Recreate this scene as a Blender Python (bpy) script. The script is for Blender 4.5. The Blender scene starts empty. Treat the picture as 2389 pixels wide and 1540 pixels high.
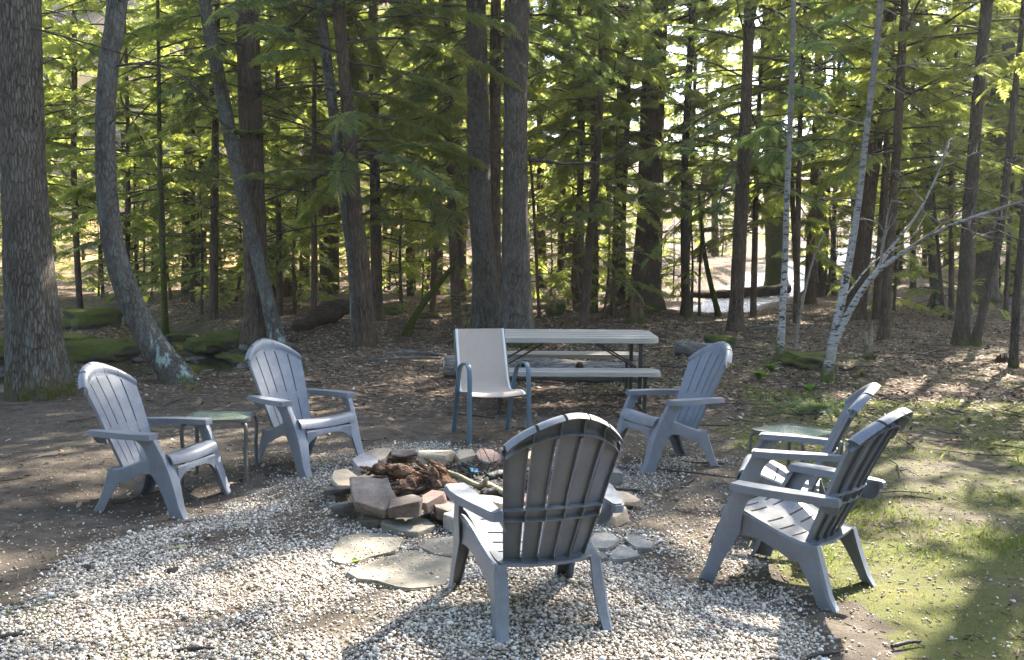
import bpy, bmesh, math, random
import numpy as np
from mathutils import Vector, Matrix, Euler, noise as mnoise

S = bpy.context.scene
C = S.collection
R = math.radians
PI = math.pi
rng = np.random.default_rng(11)
random.seed(5)

# ------------------------------------------------------------------ camera numbers (a 60 degree lens, eye 1.44 m above the ground)
F_, YH, EYE, ROLL, CX, CY = 2051.46, 651.82, 1.437, .008, 1194.5, 770.
TH = math.atan((CY - YH) / F_)

def ray(px, py):
    X = px - CX; Y = py - CY
    c, s = math.cos(-ROLL), math.sin(-ROLL)
    X, Y = X * c - Y * s, X * s + Y * c
    u = -Y / F_
    return np.array([X / F_, math.cos(TH) + u * math.sin(TH), -math.sin(TH) + u * math.cos(TH)])

def at_z(px, py, z):
    d = ray(px, py); t = (z - EYE) / d[2]
    return d * t + np.array([0, 0, EYE])

def at_y(px, py, Y):
    d = ray(px, py)
    return d * (Y / d[1]) + np.array([0, 0, EYE])

# ------------------------------------------------------------------ noise
def vnoise(x, y, seed=0):
    xi = np.floor(x).astype(np.int64); yi = np.floor(y).astype(np.int64)
    xf = x - xi; yf = y - yi
    def h(a, b):
        n = (a * 374761393 + b * 668265263 + seed * 1442695041) & 0xffffffff
        n = ((n ^ (n >> 13)) * 1274126177) & 0xffffffff
        return ((n ^ (n >> 16)) & 0xffff) / 65535.
    u = xf * xf * (3 - 2 * xf); v = yf * yf * (3 - 2 * yf)
    return (h(xi, yi) * (1 - u) + h(xi + 1, yi) * u) * (1 - v) + (h(xi, yi + 1) * (1 - u) + h(xi + 1, yi + 1) * u) * v

def fbm(x, y, o=4, seed=0):
    r = 0; a = .5; f = 1.
    for k in range(o):
        r = r + a * (vnoise(x * f + 13.7 * k, y * f - 7.1 * k, seed + k) - .5); a *= .5; f *= 2.03
    return r * 2

def polydist(x, y, pts):
    d = np.full(np.shape(x), 1e9)
    for (ax, ay), (bx, by) in zip(pts[:-1], pts[1:]):
        vx, vy = bx - ax, by - ay
        t = np.clip(((x - ax) * vx + (y - ay) * vy) / (vx * vx + vy * vy), 0, 1)
        d = np.minimum(d, np.hypot(x - ax - t * vx, y - ay - t * vy))
    return d

def inpoly(x, y, P):
    c = np.zeros(np.shape(x), bool)
    j = len(P) - 1
    for i in range(len(P)):
        xi, yi = P[i]; xj, yj = P[j]
        m = ((yi > y) != (yj > y)) & (x < (xj - xi) * (y - yi) / (yj - yi + 1e-12) + xi)
        c ^= m; j = i
    return c

def sstep(a, b, x):
    t = np.clip((x - a) / (b - a), 0, 1)
    return t * t * (3 - 2 * t)

# ------------------------------------------------------------------ terrain
CREEK = [(-12, 9.6), (-9, 10.6), (-6.4, 11.9), (-4.9, 12.7), (-4.6, 13.6), (-5.6, 15.5), (-7.5, 18.5), (-10, 22), (-14, 27)]
STREAM = [(3.0, 27.5), (4.6, 26.2), (6.3, 27.4), (7.6, 30.5), (9.4, 35), (13, 42), (20, 50)]
CHAIRPOS = [(.09, 3.738, .02), (1.387, 4.285, -.049), (-2.263, 5.658, -.053), (-1.514, 6.479, .041), (1.17, 6.673, .042), (1.664, 5.362, -.08)]

def hz(x, y):
    x = np.asarray(x, float); y = np.asarray(y, float)
    z = .04 * np.log1p(np.exp((y - 7) * 2)) / 2
    z = np.where(y > 20, .04 * (y - 7), z)
    far = sstep(8, 16, y)
    z = z + fbm(x * .9, y * .9, 4, 3) * (.012 + .07 * far) + fbm(x * .22, y * .22, 3, 9) * .28 * far
    for ax, ay, az in CHAIRPOS:
        w = np.exp(-(np.hypot(x - ax, y - ay) / .75) ** 4)
        z = z * (1 - w) + az * w
    # mounds under the big hemlock and the birches
    z = z + .30 * np.exp(-((x - 3.5) ** 2 + (y - 24.6) ** 2) / 3.) + .16 * np.exp(-((x - 4.5) ** 2 / 1.3 + (y - 12.3) ** 2 / 1.1))
    # steep bank beyond the left creek
    bank = np.exp(-((polydist(x, y, [(-8, 14.6), (-5.8, 14.6), (-4.2, 14.6), (-3.0, 17)]) / 1.0) ** 2))
    z = z + .16 * bank * (1 + 1.2 * fbm(x * 1.6, y * 1.6, 3, 21))
    d = polydist(x, y, CREEK)
    z = z - .38 * np.exp(-(d / .85) ** 2) * (1 + .35 * fbm(x * 2.5, y * 2.5, 3, 17))
    d = polydist(x, y, STREAM)
    z = z - .42 * np.exp(-(d / 1.7) ** 2)
    # hillside far behind, steeper on the left
    left = sstep(6, -14, x)
    hy = np.maximum(0, y - 36)
    z = z + left * (.22 * hy + .012 * hy ** 2 * sstep(0, 40, hy)) * .75 + (1 - left) * .13 * hy + fbm(x * .08, y * .08, 3, 5) * 2.2 * sstep(34, 60, y)
    return np.minimum(z, 34)

def hz1(x, y): return float(hz(np.array([x]), np.array([y]))[0])

def ground(px, py):
    d = ray(px, py)
    t = np.arange(2.5, 90, .02)
    P = d[None] * t[:, None]; P[:, 2] += EYE
    b = P[:, 2] <= hz(P[:, 0], P[:, 1])
    i = int(np.argmax(b))
    return P[i]

def gpoly(px):
    return [tuple(at_z(x, y, 0)[:2]) for x, y in px]

GRAVEL = gpoly([(-150, 1510), (60, 1440), (170, 1340), (300, 1255), (400, 1205), (520, 1165), (640, 1120), (760, 1085), (860, 1062), (1000, 1045), (1240, 1050), (1400, 1110), (1500, 1095), (1620, 1085), (1710, 1120), (1740, 1220), (1700, 1330), (1800, 1400), (1900, 1480), (1960, 1560), (2050, 1750), (-200, 1750)])
BRIGHT = gpoly([(-150, 1530), (100, 1450), (230, 1330), (370, 1240), (430, 1250), (480, 1330), (560, 1400), (640, 1480), (700, 1560), (-100, 1750)])
BRIGHT2 = gpoly([(1060, 1400), (1180, 1330), (1450, 1300), (1640, 1340), (1700, 1340), (1800, 1400), (1900, 1490), (1990, 1750), (1100, 1750), (900, 1490)])

def gdens(x, y):
    jx = fbm(x * 2.2, y * 2.2, 5, 31) * .42 + rng.normal(0, .07, np.shape(x)); jy = fbm(x * 2.2, y * 2.2, 5, 41) * .42 + rng.normal(0, .07, np.shape(x))
    a = inpoly(x + jx, y + jy, GRAVEL); b = inpoly(x + jx, y + jy, BRIGHT) | inpoly(x + jx, y + jy, BRIGHT2)
    n = fbm(x * 3.1, y * 3.1, 4, 55)
    d = np.where(a, .55 + .95 * n, 0.)
    d = np.where(b, .85 + .75 * n, d)
    # trodden bare soil between the ring and the right hand chairs
    d = d * (1 - .85 * np.exp(-((x - 1.12) ** 2 / .10 + (y - 5.5) ** 2 / .5)))
    ring = np.hypot((x + .2) / 1., (y - 5.75) / 1.)
    halo = .035 * sstep(2.9, 1.2, ring) + .02 * sstep(5, 2, np.hypot(x, y - 5))
    d = np.maximum(d, halo)
    return np.clip(d, 0, 1)

# ------------------------------------------------------------------ mesh helpers
def mesh_np(name, V, Fc, mats, smooth=False, midx=None, attrs=None):
    V = np.ascontiguousarray(V, np.float32); Fc = np.ascontiguousarray(Fc, np.int32)
    m = bpy.data.meshes.new(name)
    k = Fc.shape[1]; n = len(Fc)
    m.vertices.add(len(V)); m.vertices.foreach_set('co', V.ravel())
    m.loops.add(n * k); m.loops.foreach_set('vertex_index', Fc.ravel())
    m.polygons.add(n); m.polygons.foreach_set('loop_start', np.arange(0, n * k, k, dtype=np.int32))
    if smooth: m.polygons.foreach_set('use_smooth', np.ones(n, bool))
    for t in (mats if isinstance(mats, (list, tuple)) else [mats]): m.materials.append(t)
    if midx is not None: m.polygons.foreach_set('material_index', np.ascontiguousarray(midx, np.int32))
    for a, v in (attrs or {}).items():
        at = m.attributes.new(a, 'FLOAT', 'POINT'); at.data.foreach_set('value', np.ascontiguousarray(v, np.float32))
    m.update(calc_edges=True); m.validate()
    return m

def link(name, data, parent=None, loc=(0, 0, 0), rot=(0, 0, 0)):
    o = bpy.data.objects.new(name, data); C.objects.link(o)
    o.location = loc; o.rotation_euler = rot
    if parent: o.parent = parent
    return o

def tag(o, label, cat, group=None):
    o['label'] = label; o['category'] = cat
    if group: o['group'] = group
    return o

def thing(name, label, cat, loc, rz=0., group=None, tilt=(0, 0)):
    o = bpy.data.objects.new(name, None); C.objects.link(o)
    o.location = loc; o.rotation_euler = (tilt[0], tilt[1], rz); o.empty_display_size = .2
    return tag(o, label, cat, group)

def bm_mesh(name, bm, mat, ang=35, recalc=True):
    if recalc: bmesh.ops.recalc_face_normals(bm, faces=bm.faces)
    m = bpy.data.meshes.new(name); bm.to_mesh(m); bm.free()
    m.materials.append(mat)
    m.polygons.foreach_set('use_smooth', np.ones(len(m.polygons), bool))
    m.set_sharp_from_angle(angle=R(ang))
    return m

def grid_bm(P, hole=None, thick=0., flange=0., flange_dir=None, bm=None, noflange=None):
    """surface through an array of points P[row][col]; hole(r,c) leaves a cell open; open edges are turned back into a flange."""
    bm2 = bmesh.new()
    P = np.asarray(P, float); n, m = P.shape[:2]
    vs = [[bm2.verts.new(P[i, j]) for j in range(m)] for i in range(n)]
    for i in range(n - 1):
        for j in range(m - 1):
            if hole and hole(i, j): continue
            bm2.faces.new((vs[i][j], vs[i][j + 1], vs[i + 1][j + 1], vs[i + 1][j]))
    for v in [v for v in bm2.verts if not v.link_faces]: bm2.verts.remove(v)
    bm2.normal_update()
    if flange:
        fd = Vector(flange_dir)
        ed = [e for e in bm2.edges if e.is_boundary and not (noflange and noflange(e))]
        off = {}
        for e in ed:
            for v in e.verts:
                nn = v.normal.copy()
                if nn.dot(fd) < 0: nn = -nn
                off[v.index if False else id(v)] = (v, nn)
        r = bmesh.ops.extrude_edge_only(bm2, edges=ed)
        old = {tuple(np.round(v.co, 6)): nn for v, nn in off.values()}
        for g in r['geom']:
            if isinstance(g, bmesh.types.BMVert):
                nn = old.get(tuple(np.round(g.co, 6)))
                if nn is not None: g.co = g.co + nn * flange
    if thick:
        bmesh.ops.recalc_face_normals(bm2, faces=bm2.faces)
        bm2.normal_update()
        vs0 = list(bm2.verts); fs0 = list(bm2.faces); bd = [e for e in bm2.edges if e.is_boundary]
        cp_ = {v: bm2.verts.new(v.co - v.normal * thick) for v in vs0}
        for f in fs0: bm2.faces.new([cp_[v] for v in reversed(f.verts)])
        for e in bd:
            a_, b_ = e.verts; bm2.faces.new((a_, b_, cp_[b_], cp_[a_]))
    if bm is None: return bm2
    me = bpy.data.meshes.new('tmp'); bm2.to_mesh(me); bm2.free(); bm.from_mesh(me); bpy.data.meshes.remove(me)
    return bm

def box_bm(bm, c, s, rot=(0, 0, 0), bev=0.):
    M = Matrix.Translation(c) @ Euler(rot).to_matrix().to_4x4() @ Matrix.Diagonal((*s, 1))
    r = bmesh.ops.create_cube(bm, size=1, matrix=M)
    if bev:
        es = set(e for v in r['verts'] for e in v.link_edges)
        bmesh.ops.bevel(bm, geom=list(es), offset=bev, segments=2, affect='EDGES')
    return bm

def prism_bm(bm, outline, z0, z1, bev=0., zf=None):
    """upright prism on an outline; zf(x,y) adds to the height"""
    zf = zf or (lambda x, y: 0)
    lo = [bm.verts.new((x, y, z0 + zf(x, y))) for x, y in outline]
    hi = [bm.verts.new((x, y, z1 + zf(x, y))) for x, y in outline]
    n = len(lo)
    top = bm.faces.new(hi); bm.faces.new(lo[::-1])
    for i in range(n): bm.faces.new((lo[i], lo[(i + 1) % n], hi[(i + 1) % n], hi[i]))
    if bev: bmesh.ops.bevel(bm, geom=list(top.edges), offset=bev, segments=2, affect='EDGES')
    return bm

def frames(P):
    P = np.asarray(P, float)
    T = np.gradient(P, axis=0); T /= np.linalg.norm(T, axis=1, keepdims=True) + 1e-9
    ref = np.array([.13, .92, .31]) if abs(T[0][2]) > .7 else np.array([0, 0, 1.])
    U = np.cross(T, ref); U /= np.linalg.norm(U, axis=1, keepdims=True) + 1e-9
    return T, U, np.cross(T, U)

def tube(P, r, n=6, prof=None):
    """quads of a tube along P with radii r (scalar/array); prof(k,theta)->factor"""
    P = np.asarray(P, float); m = len(P); r = np.broadcast_to(np.asarray(r, float), (m,))
    T, U, W = frames(P)
    a = np.arange(n) / n * 2 * PI
    rad = r[:, None] * np.ones((m, n))
    if prof is not None: rad = rad * prof
    V = P[:, None] + rad[..., None] * (np.cos(a)[None, :, None] * U[:, None] + np.sin(a)[None, :, None] * W[:, None])
    V = V.reshape(-1, 3)
    i = np.arange(m - 1)[:, None] * n; j = np.arange(n)[None]; j2 = (j + 1) % n
    Q = np.stack([i + j, i + j2, i + n + j2, i + n + j], -1).reshape(-1, 4)
    # end cap as a degenerate-free fan of quads is skipped for thin twigs; a centre point closes the tip
    return V, Q

def join(parts):
    V = []; Q = []; o = 0
    for v, q in parts:
        V.append(v); Q.append(q + o); o += len(v)
    return np.concatenate(V), np.concatenate(Q)

def bar_bm(bm, pts, w, t, n=10, closed=False):
    """rounded flat bar/tube swept along pts: half width w, half thickness t (superellipse); flat side across the frame's U axis"""
    P = np.asarray(pts, float); m = len(P)
    T = np.gradient(P, axis=0); T /= np.linalg.norm(T, axis=1, keepdims=True)
    return T

# ------------------------------------------------------------------ materials
class NT:
    def __init__(s, name):
        s.m = bpy.data.materials.new(name); s.m.use_nodes = True
        s.t = s.m.node_tree; s.t.nodes.clear()
        s.out = s.n('ShaderNodeOutputMaterial')
    def n(s, typ, **k):
        nd = s.t.nodes.new(typ)
        for a, b in k.items():
            if a in nd.inputs.keys(): s.set(nd.inputs[a], b)
            else: setattr(nd, a, b)
        return nd
    def set(s, sock, v):
        if isinstance(v, bpy.types.NodeSocket): s.t.links.new(v, sock)
        else: sock.default_value = v
    def noise(s, vec, scale, detail=4, rough=.55):
        nd = s.n('ShaderNodeTexNoise'); s.set(nd.inputs['Vector'], vec); nd.inputs['Scale'].default_value = scale
        nd.inputs['Detail'].default_value = detail; nd.inputs['Roughness'].default_value = rough
        return nd.outputs['Fac']
    def vor(s, vec, scale, feature='F1', out='Distance', rand=1.):
        nd = s.n('ShaderNodeTexVoronoi'); nd.feature = feature; s.set(nd.inputs['Vector'], vec); nd.inputs['Scale'].default_value = scale
        nd.inputs['Randomness'].default_value = rand
        return nd.outputs[out]
    def map(s, vec, scale=(1, 1, 1), loc=(0, 0, 0), rot=(0, 0, 0)):
        nd = s.n('ShaderNodeMapping'); s.set(nd.inputs['Vector'], vec); nd.inputs['Scale'].default_value = scale
        nd.inputs['Location'].default_value = loc; nd.inputs['Rotation'].default_value = rot
        return nd.outputs['Vector']
    def ramp(s, fac, stops, interp='LINEAR'):
        nd = s.n('ShaderNodeValToRGB'); s.set(nd.inputs['Fac'], fac); cr = nd.color_ramp; cr.interpolation = interp
        while len(cr.elements) < len(stops): cr.elements.new(.5)
        for e, (p, c) in zip(cr.elements, stops):
            e.position = p; e.color = (*c, 1) if hasattr(c, '__len__') else (c, c, c, 1)
        return nd.outputs['Color']
    def mix(s, f, a, b, mode='MIX'):
        nd = s.n('ShaderNodeMix'); nd.data_type = 'RGBA'; nd.blend_type = mode
        s.set(nd.inputs[0], f)
        for k, v in ((6, a), (7, b)):
            s.set(nd.inputs[k], (*v, 1) if isinstance(v, tuple) and len(v) == 3 else v)
        return nd.outputs[2]
    def math(s, op, a, b=0., c=None, clamp=False):
        nd = s.n('ShaderNodeMath'); nd.operation = op; nd.use_clamp = clamp
        s.set(nd.inputs[0], a); s.set(nd.inputs[1], b)
        if c is not None: s.set(nd.inputs[2], c)
        return nd.outputs[0]
    def range(s, v, a, b, c=0., d=1.):
        nd = s.n('ShaderNodeMapRange'); s.set(nd.inputs[0], v)
        for i, q in enumerate((a, b, c, d)): nd.inputs[i + 1].default_value = q
        return nd.outputs[0]
    def bump(s, h, strength=.5, dist=.02, normal=None):
        nd = s.n('ShaderNodeBump'); s.set(nd.inputs['Height'], h); nd.inputs['Strength'].default_value = strength; nd.inputs['Distance'].default_value = dist
        if normal is not None: s.set(nd.inputs['Normal'], normal)
        return nd.outputs['Normal']
    def bsdf(s, col, rough=.8, normal=None, spec=.3, metal=0., **k):
        nd = s.n('ShaderNodeBsdfPrincipled')
        s.set(nd.inputs['Base Color'], (*col, 1) if isinstance(col, tuple) and len(col) == 3 else col)
        s.set(nd.inputs['Roughness'], rough); nd.inputs['Specular IOR Level'].default_value = spec; nd.inputs['Metallic'].default_value = metal
        if normal is not None: s.set(nd.inputs['Normal'], normal)
        for a, b in k.items(): s.set(nd.inputs[a.replace('_', ' ')], b)
        return nd
    def done(s, shader):
        s.t.links.new(shader.outputs[0], s.out.inputs[0]); return s.m
    @property
    def obj(s): return s.n('ShaderNodeTexCoord').outputs['Object']
    @property
    def pos(s): return s.n('ShaderNodeNewGeometry').outputs['Position']
    @property
    def isl(s): return s.n('ShaderNodeNewGeometry').outputs['Random Per Island']
    def attr(s, a):
        nd = s.n('ShaderNodeAttribute'); nd.attribute_name = a; return nd.outputs['Fac']
    @property
    def orand(s): return s.n('ShaderNodeObjectInfo').outputs['Random']

MOSS1, MOSS2 = (.085, .092, .014), (.028, .034, .008)

def mat_bark(name, c1, c2, c3, stretch=.16, scale=16., bump=1., moss=.35, lichen=0., lichen_z=1.2, along='z'):
    t = NT(name); o = t.obj
    w = t.mix(.05, o, t.n('ShaderNodeTexNoise', Scale=14.).outputs['Color'], 'ADD')
    st = t.map(w, (1, 1, stretch) if along == 'z' else (stretch, 1, 1))
    n1 = t.noise(st, scale * 1.7, 8, .72); v = t.vor(st, scale * 2.1, 'DISTANCE_TO_EDGE'); n2 = t.noise(o, 2.2, 4); n4 = t.noise(o, 60., 4, .7)
    v = t.math('ADD', v, t.math('MULTIPLY', t.math('SUBTRACT', n4, .5), .35))
    col = t.ramp(n1, [(.3, c1), (.5, c2), (.70, c3)])
    col = t.mix(t.range(v, 0, .16, .7, 0.), col, tuple(x * .45 for x in c1))
    col = t.mix(t.range(n4, .3, .7, 0, .35), col, c1)
    col = t.mix(t.range(n2, .35, .7, 0, .35), col, c3)
    if lichen:
        z = t.n('ShaderNodeSeparateXYZ', Vector=o).outputs[2]
        l = t.math('MULTIPLY', t.range(t.noise(t.map(o, (1, 1, .35)), 7., 6, .7), .52, .6), t.range(z, lichen_z, lichen_z * .35, .12, 1.))
        col = t.mix(t.math('MULTIPLY', l, lichen), col, (.30, .40, .38))
    if moss:
        z = t.n('ShaderNodeSeparateXYZ', Vector=o).outputs[2]
        mz = t.math('ADD', z, t.math('MULTIPLY', t.noise(o, 6., 4), -.9))
        col = t.mix(t.range(mz, moss - .45, moss - .75), col, t.mix(t.noise(o, 30., 3), MOSS2, MOSS1))
    h = t.math('ADD', t.math('MULTIPLY', n1, .7), t.math('MULTIPLY', t.range(v, 0, .15), .8))
    return t.done(t.bsdf(col, .92, t.bump(h, bump, .03), .15))

def mat_birch():
    t = NT('birch_bark'); o = t.obj
    n = t.noise(t.map(o, (5, 5, 11)), 2.4, 5, .6); n2 = t.noise(t.map(o, (6, 6, 40)), 1.5, 3); n3 = t.noise(o, 1.3, 3)
    col = t.ramp(n2, [(.35, (.18, .172, .16)), (.6, (.33, .318, .30))])
    col = t.mix(t.range(n3, .4, .7, 0, .6), col, (.20, .17, .145))
    col = t.mix(t.range(n, .53, .6), col, (.03, .027, .025))
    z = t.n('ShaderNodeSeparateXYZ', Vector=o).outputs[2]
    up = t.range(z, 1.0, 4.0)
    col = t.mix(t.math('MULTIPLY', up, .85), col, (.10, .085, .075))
    mz = t.math('ADD', z, t.math('MULTIPLY', t.noise(o, 6., 4), -.7))
    col = t.mix(t.range(mz, .02, -.22), col, t.mix(t.noise(o, 30., 3), MOSS2, MOSS1))
    return t.done(t.bsdf(col, .8, t.bump(n, .5, .01), .2))

def mat_leaf(name, a, b, tr, tfac=.45):
    t = NT(name)
    f = t.math('ADD', t.math('MULTIPLY', t.isl, .85), t.math('MULTIPLY', t.noise(t.pos, .55, 3), .45))
    f = t.math('ADD', f, t.math('MULTIPLY', t.orand, .25))
    col = t.ramp(f, [(.2, tuple(x * .6 for x in a)), (.5, a), (1., b)])
    d = t.bsdf(col, .6, None, .25)
    tl = t.n('ShaderNodeBsdfTranslucent'); t.set(tl.inputs['Color'], t.mix(1., col, (*tr, 1), 'MULTIPLY') if False else t.mix(.74, col, tr))
    mx = t.n('ShaderNodeMixShader'); mx.inputs[0].default_value = tfac
    t.t.links.new(d.outputs[0], mx.inputs[1]); t.t.links.new(tl.outputs[0], mx.inputs[2])
    return t.done(mx)

M = {}
M['pine'] = mat_bark('pine_bark', (.042, .034, .027), (.105, .088, .072), (.19, .165, .14), .2, 17., 1., .25, .14, 2.2)
M['grey'] = mat_bark('grey_bark', (.045, .039, .033), (.105, .094, .082), (.19, .175, .155), .3, 16., .8, .15, .9, .9)
M['hem'] = mat_bark('hemlock_bark', (.040, .027, .020), (.105, .071, .051), (.19, .138, .10), .16, 15., 1., .12)
M['dark'] = mat_bark('dark_bark', (.024, .019, .015), (.065, .053, .043), (.14, .12, .10), .2, 18., .8, .25)
M['red'] = mat_bark('reddish_bark', (.05, .028, .018), (.12, .07, .042), (.2, .125, .08), .2, 20., .8, .1)
M['mossy'] = mat_bark('mossy_bark', (.05, .055, .02), (.095, .10, .035), (.15, .15, .08), .25, 20., .8, 1.6)
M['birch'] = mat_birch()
M['twig'] = mat_bark('twig_bark', (.03, .026, .022), (.065, .056, .048), (.12, .105, .09), .3, 40., .3, 0)
M['paletwig'] = mat_bark('pale_twig_bark', (.12, .10, .08), (.21, .18, .145), (.3, .27, .22), .3, 40., .3, 0)
M['leaf'] = mat_leaf('hemlock_needles', (.046, .068, .030), (.125, .150, .060), (.56, .62, .12), .54)
M['leafb'] = mat_leaf('bluish_hemlock_needles', (.030, .055, .034), (.070, .115, .062), (.42, .54, .13), .5)
M['herb'] = mat_leaf('herb_leaves', (.05, .10, .02), (.10, .17, .03), (.35, .5, .05), .4)

def mat_plastic():
    t = NT('grey_plastic'); o = t.obj
    n = t.noise(o, 9., 5, .6); f = t.noise(o, 220., 2)
    col = t.mix(t.range(n, .35, .7), (.102, .115, .146), (.127, .141, .171))
    nz = t.n('ShaderNodeSeparateXYZ', Vector=t.n('ShaderNodeNewGeometry').outputs['Normal']).outputs[2]
    dn = t.noise(o, 26., 6, .7); dust = t.math('MULTIPLY', t.range(nz, .1, .9, .12, .5), t.range(dn, .45, .75))
    col = t.mix(dust, col, (.30, .29, .26))
    st = t.noise(t.map(o, (9, 9, 1.2)), 5., 4, .6); col = t.mix(t.range(st, .55, .75, 0, .35), col, (.085, .085, .085))
    return t.done(t.bsdf(col, t.range(dn, .3, .7, .34, .55), t.bump(f, .12, .001), .5))
M['plastic'] = mat_plastic()

def mat_sling():
    t = NT('beige_sling_fabric'); o = t.obj
    w = t.n('ShaderNodeTexWave', Vector=t.map(o, (1, 0, 0)), Scale=150.); w2 = t.n('ShaderNodeTexWave', Vector=t.map(o, (0, .7, .7)), Scale=150.)
    h = t.math('ADD', w.outputs['Fac'], w2.outputs['Fac'])
    col = t.mix(t.noise(o, 5., 5), (.32, .262, .22), (.39, .33, .28))
    col = t.mix(t.range(t.noise(t.map(o, (30, 3, 3)), 3., 3), .4, .65, 0, .25), col, (.38, .33, .31))
    return t.done(t.bsdf(col, .8, t.bump(h, .25, .002), .2))
M['sling'] = mat_sling()
def mat_simple(name, a, b, rough, spec=.4, metal=0., sc=8., bump=.2, bs=60., bd=.003):
    t = NT(name); o = t.obj
    return t.done(t.bsdf(t.mix(t.noise(o, sc, 5), a, b), rough, t.bump(t.noise(o, bs, 4), bump, bd), spec, metal))
M['bluesteel'] = mat_simple('blue_grey_painted_steel', (.055, .10, .135), (.075, .125, .16), .33, .5)
M['bronze'] = mat_simple('dark_bronze_frame', (.05, .05, .045), (.085, .083, .075), .4, .5)
M['blacksteel'] = mat_simple('black_steel', (.02, .02, .022), (.035, .035, .036), .45, .4)
M['piping'] = mat_simple('pale_piping', (.55, .52, .52), (.62, .6, .6), .6)
def mat_tabletop():
    t = NT('beige_table_plastic'); o = t.obj
    g = t.noise(t.map(o, (.6, 14, 14)), 5., 5, .65)
    col = t.ramp(g, [(.3, (.23, .205, .18)), (.6, (.34, .31, .28))])
    col = t.mix(t.range(t.noise(o, 3.5, 4), .5, .75, 0, .5), col, (.27, .25, .225))
    return t.done(t.bsdf(col, .5, t.bump(g, .3, .003), .4))
M['tabletop'] = mat_tabletop()
def mat_glass():
    t = NT('frosted_glass'); o = t.obj
    n = t.noise(o, 30., 4); sp = t.range(t.noise(o, 55., 3), .60, .68)
    col = t.mix(sp, t.mix(n, (.22, .27, .22), (.30, .35, .30)), (.42, .45, .36))  # base colour lightened to stand in for reflected bright woods
    return t.done(t.bsdf(col, .14, t.bump(n, .15, .002), .8, Transmission_Weight=.25))
M['glass'] = mat_glass()

def mat_rock(name, a, b, c, moss=0., rough=.85, soot=0.):
    t = NT(name); o = t.obj
    off = t.n('ShaderNodeVectorMath', operation='ADD'); t.set(off.inputs[0], o)
    t.set(off.inputs[1], t.n('ShaderNodeCombineXYZ', X=t.math('MULTIPLY', t.orand, 37.), Y=t.math('MULTIPLY', t.orand, 91.)).outputs[0])
    p = off.outputs[0]
    n = t.noise(p, 5., 7, .62); n2 = t.noise(t.map(p, (1, 1, 4)), 9., 6, .7); f = t.noise(p, 45., 5, .7)
    col = t.ramp(n, [(.32, a), (.5, b), (.66, c)])
    col = t.mix(t.range(n2, .35, .7, 0, .5), col, tuple(x * .55 for x in a))
    col = t.mix(t.range(f, .3, .7, .0, .35), col, tuple(min(1, x * 1.35) for x in c))
    if soot: col = t.mix(t.math('MULTIPLY', t.range(t.noise(p, 2.6, 5, .6), .46, .62), soot), col, (.018, .017, .017))
    h = t.math('ADD', t.math('MULTIPLY', n2, .6), t.math('MULTIPLY', f, .4))
    if moss:
        nz = t.n('ShaderNodeSeparateXYZ', Vector=t.n('ShaderNodeNewGeometry').outputs['Normal']).outputs[2]
        mm = t.range(t.math('ADD', nz, t.math('MULTIPLY', t.noise(p, 4., 5), 1.1)), 1.0 - moss, 1.25 - moss)
        col = t.mix(mm, col, t.mix(t.noise(p, 22., 4), MOSS2, MOSS1))
        h = t.math('ADD', h, t.math('MULTIPLY', t.noise(p, 70., 4, .8), .8))
    return t.done(t.bsdf(col, rough, t.bump(h, .7, .015), .2))
M['rock_tan'] = mat_rock('tan_sandstone', (.22, .16, .11), (.36, .28, .20), (.46, .39, .30))
M['rock_pink'] = mat_rock('pinkish_sandstone', (.20, .11, .085), (.32, .20, .16), (.40, .32, .26))
M['rock_purple'] = mat_rock('purple_brown_sandstone', (.075, .055, .046), (.145, .110, .092), (.22, .185, .16), soot=.6)
M['rock_grey'] = mat_rock('grey_sandstone', (.09, .09, .085), (.17, .165, .155), (.26, .25, .235), soot=.4)
M['rock_dark'] = mat_rock('sooty_sandstone', (.04, .037, .036), (.085, .08, .075), (.14, .13, .125), soot=.7)
M['rock_lilac'] = mat_rock('lilac_grey_stone', (.17, .15, .15), (.27, .245, .24), (.36, .34, .33))
M['rock_green'] = mat_rock('greenish_grey_flagstone', (.085, .078, .064), (.15, .138, .113), (.23, .21, .172), soot=.3)
M['rock_moss'] = mat_rock('moss_covered_rock', (.03, .028, .022), (.055, .05, .04), (.09, .085, .07), moss=.62)
M['rock_wet'] = mat_rock('wet_creek_stone', (.03, .03, .028), (.07, .066, .06), (.13, .125, .115), rough=.4)
M['wood_rot'] = mat_bark('rotten_red_wood', (.085, .04, .024), (.26, .145, .095), (.46, .31, .22), .18, 22., 1., 0, along='x')
M['wood_pale'] = mat_bark('weathered_pale_wood', (.14, .095, .06), (.38, .30, .22), (.62, .54, .44), .12, 18., 1., .3)
M['wood_orange'] = mat_bark('decayed_orange_wood', (.05, .03, .018), (.17, .10, .055), (.36, .24, .14), .15, 16., 1., .3)
M['wood_log'] = mat_bark('grey_log_wood', (.09, .08, .07), (.19, .175, .155), (.32, .30, .27), .15, 14., .9, 0, along='x')
M['wood_dark'] = mat_bark('dark_rotten_log', (.02, .015, .012), (.06, .043, .03), (.13, .09, .06), .15, 14., 1., 0, along='x')
M['cutface'] = mat_simple('sawn_wood_face', (.42, .32, .19), (.55, .44, .28), .8, .2)
M['char'] = mat_simple('charred_wood', (.008, .008, .008), (.03, .029, .028), .7, .35, 0, 14., .8, 40., .01)
M['ash'] = mat_simple('ash_and_charcoal', (.012, .011, .011), (.06, .056, .052), .9, .2, 0, 9., 1., 30., .02)
M['stick'] = mat_bark('green_grey_stick', (.16, .14, .085), (.30, .27, .17), (.42, .39, .28), .3, 30., .4, 0, along='x')
M['wrapper'] = mat_simple('blue_wrapper', (.03, .16, .34), (.12, .33, .5), .3, .5)
M['rail'] = mat_simple('weathered_rail', (.10, .105, .09), (.16, .16, .14), .7, .3)

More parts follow.
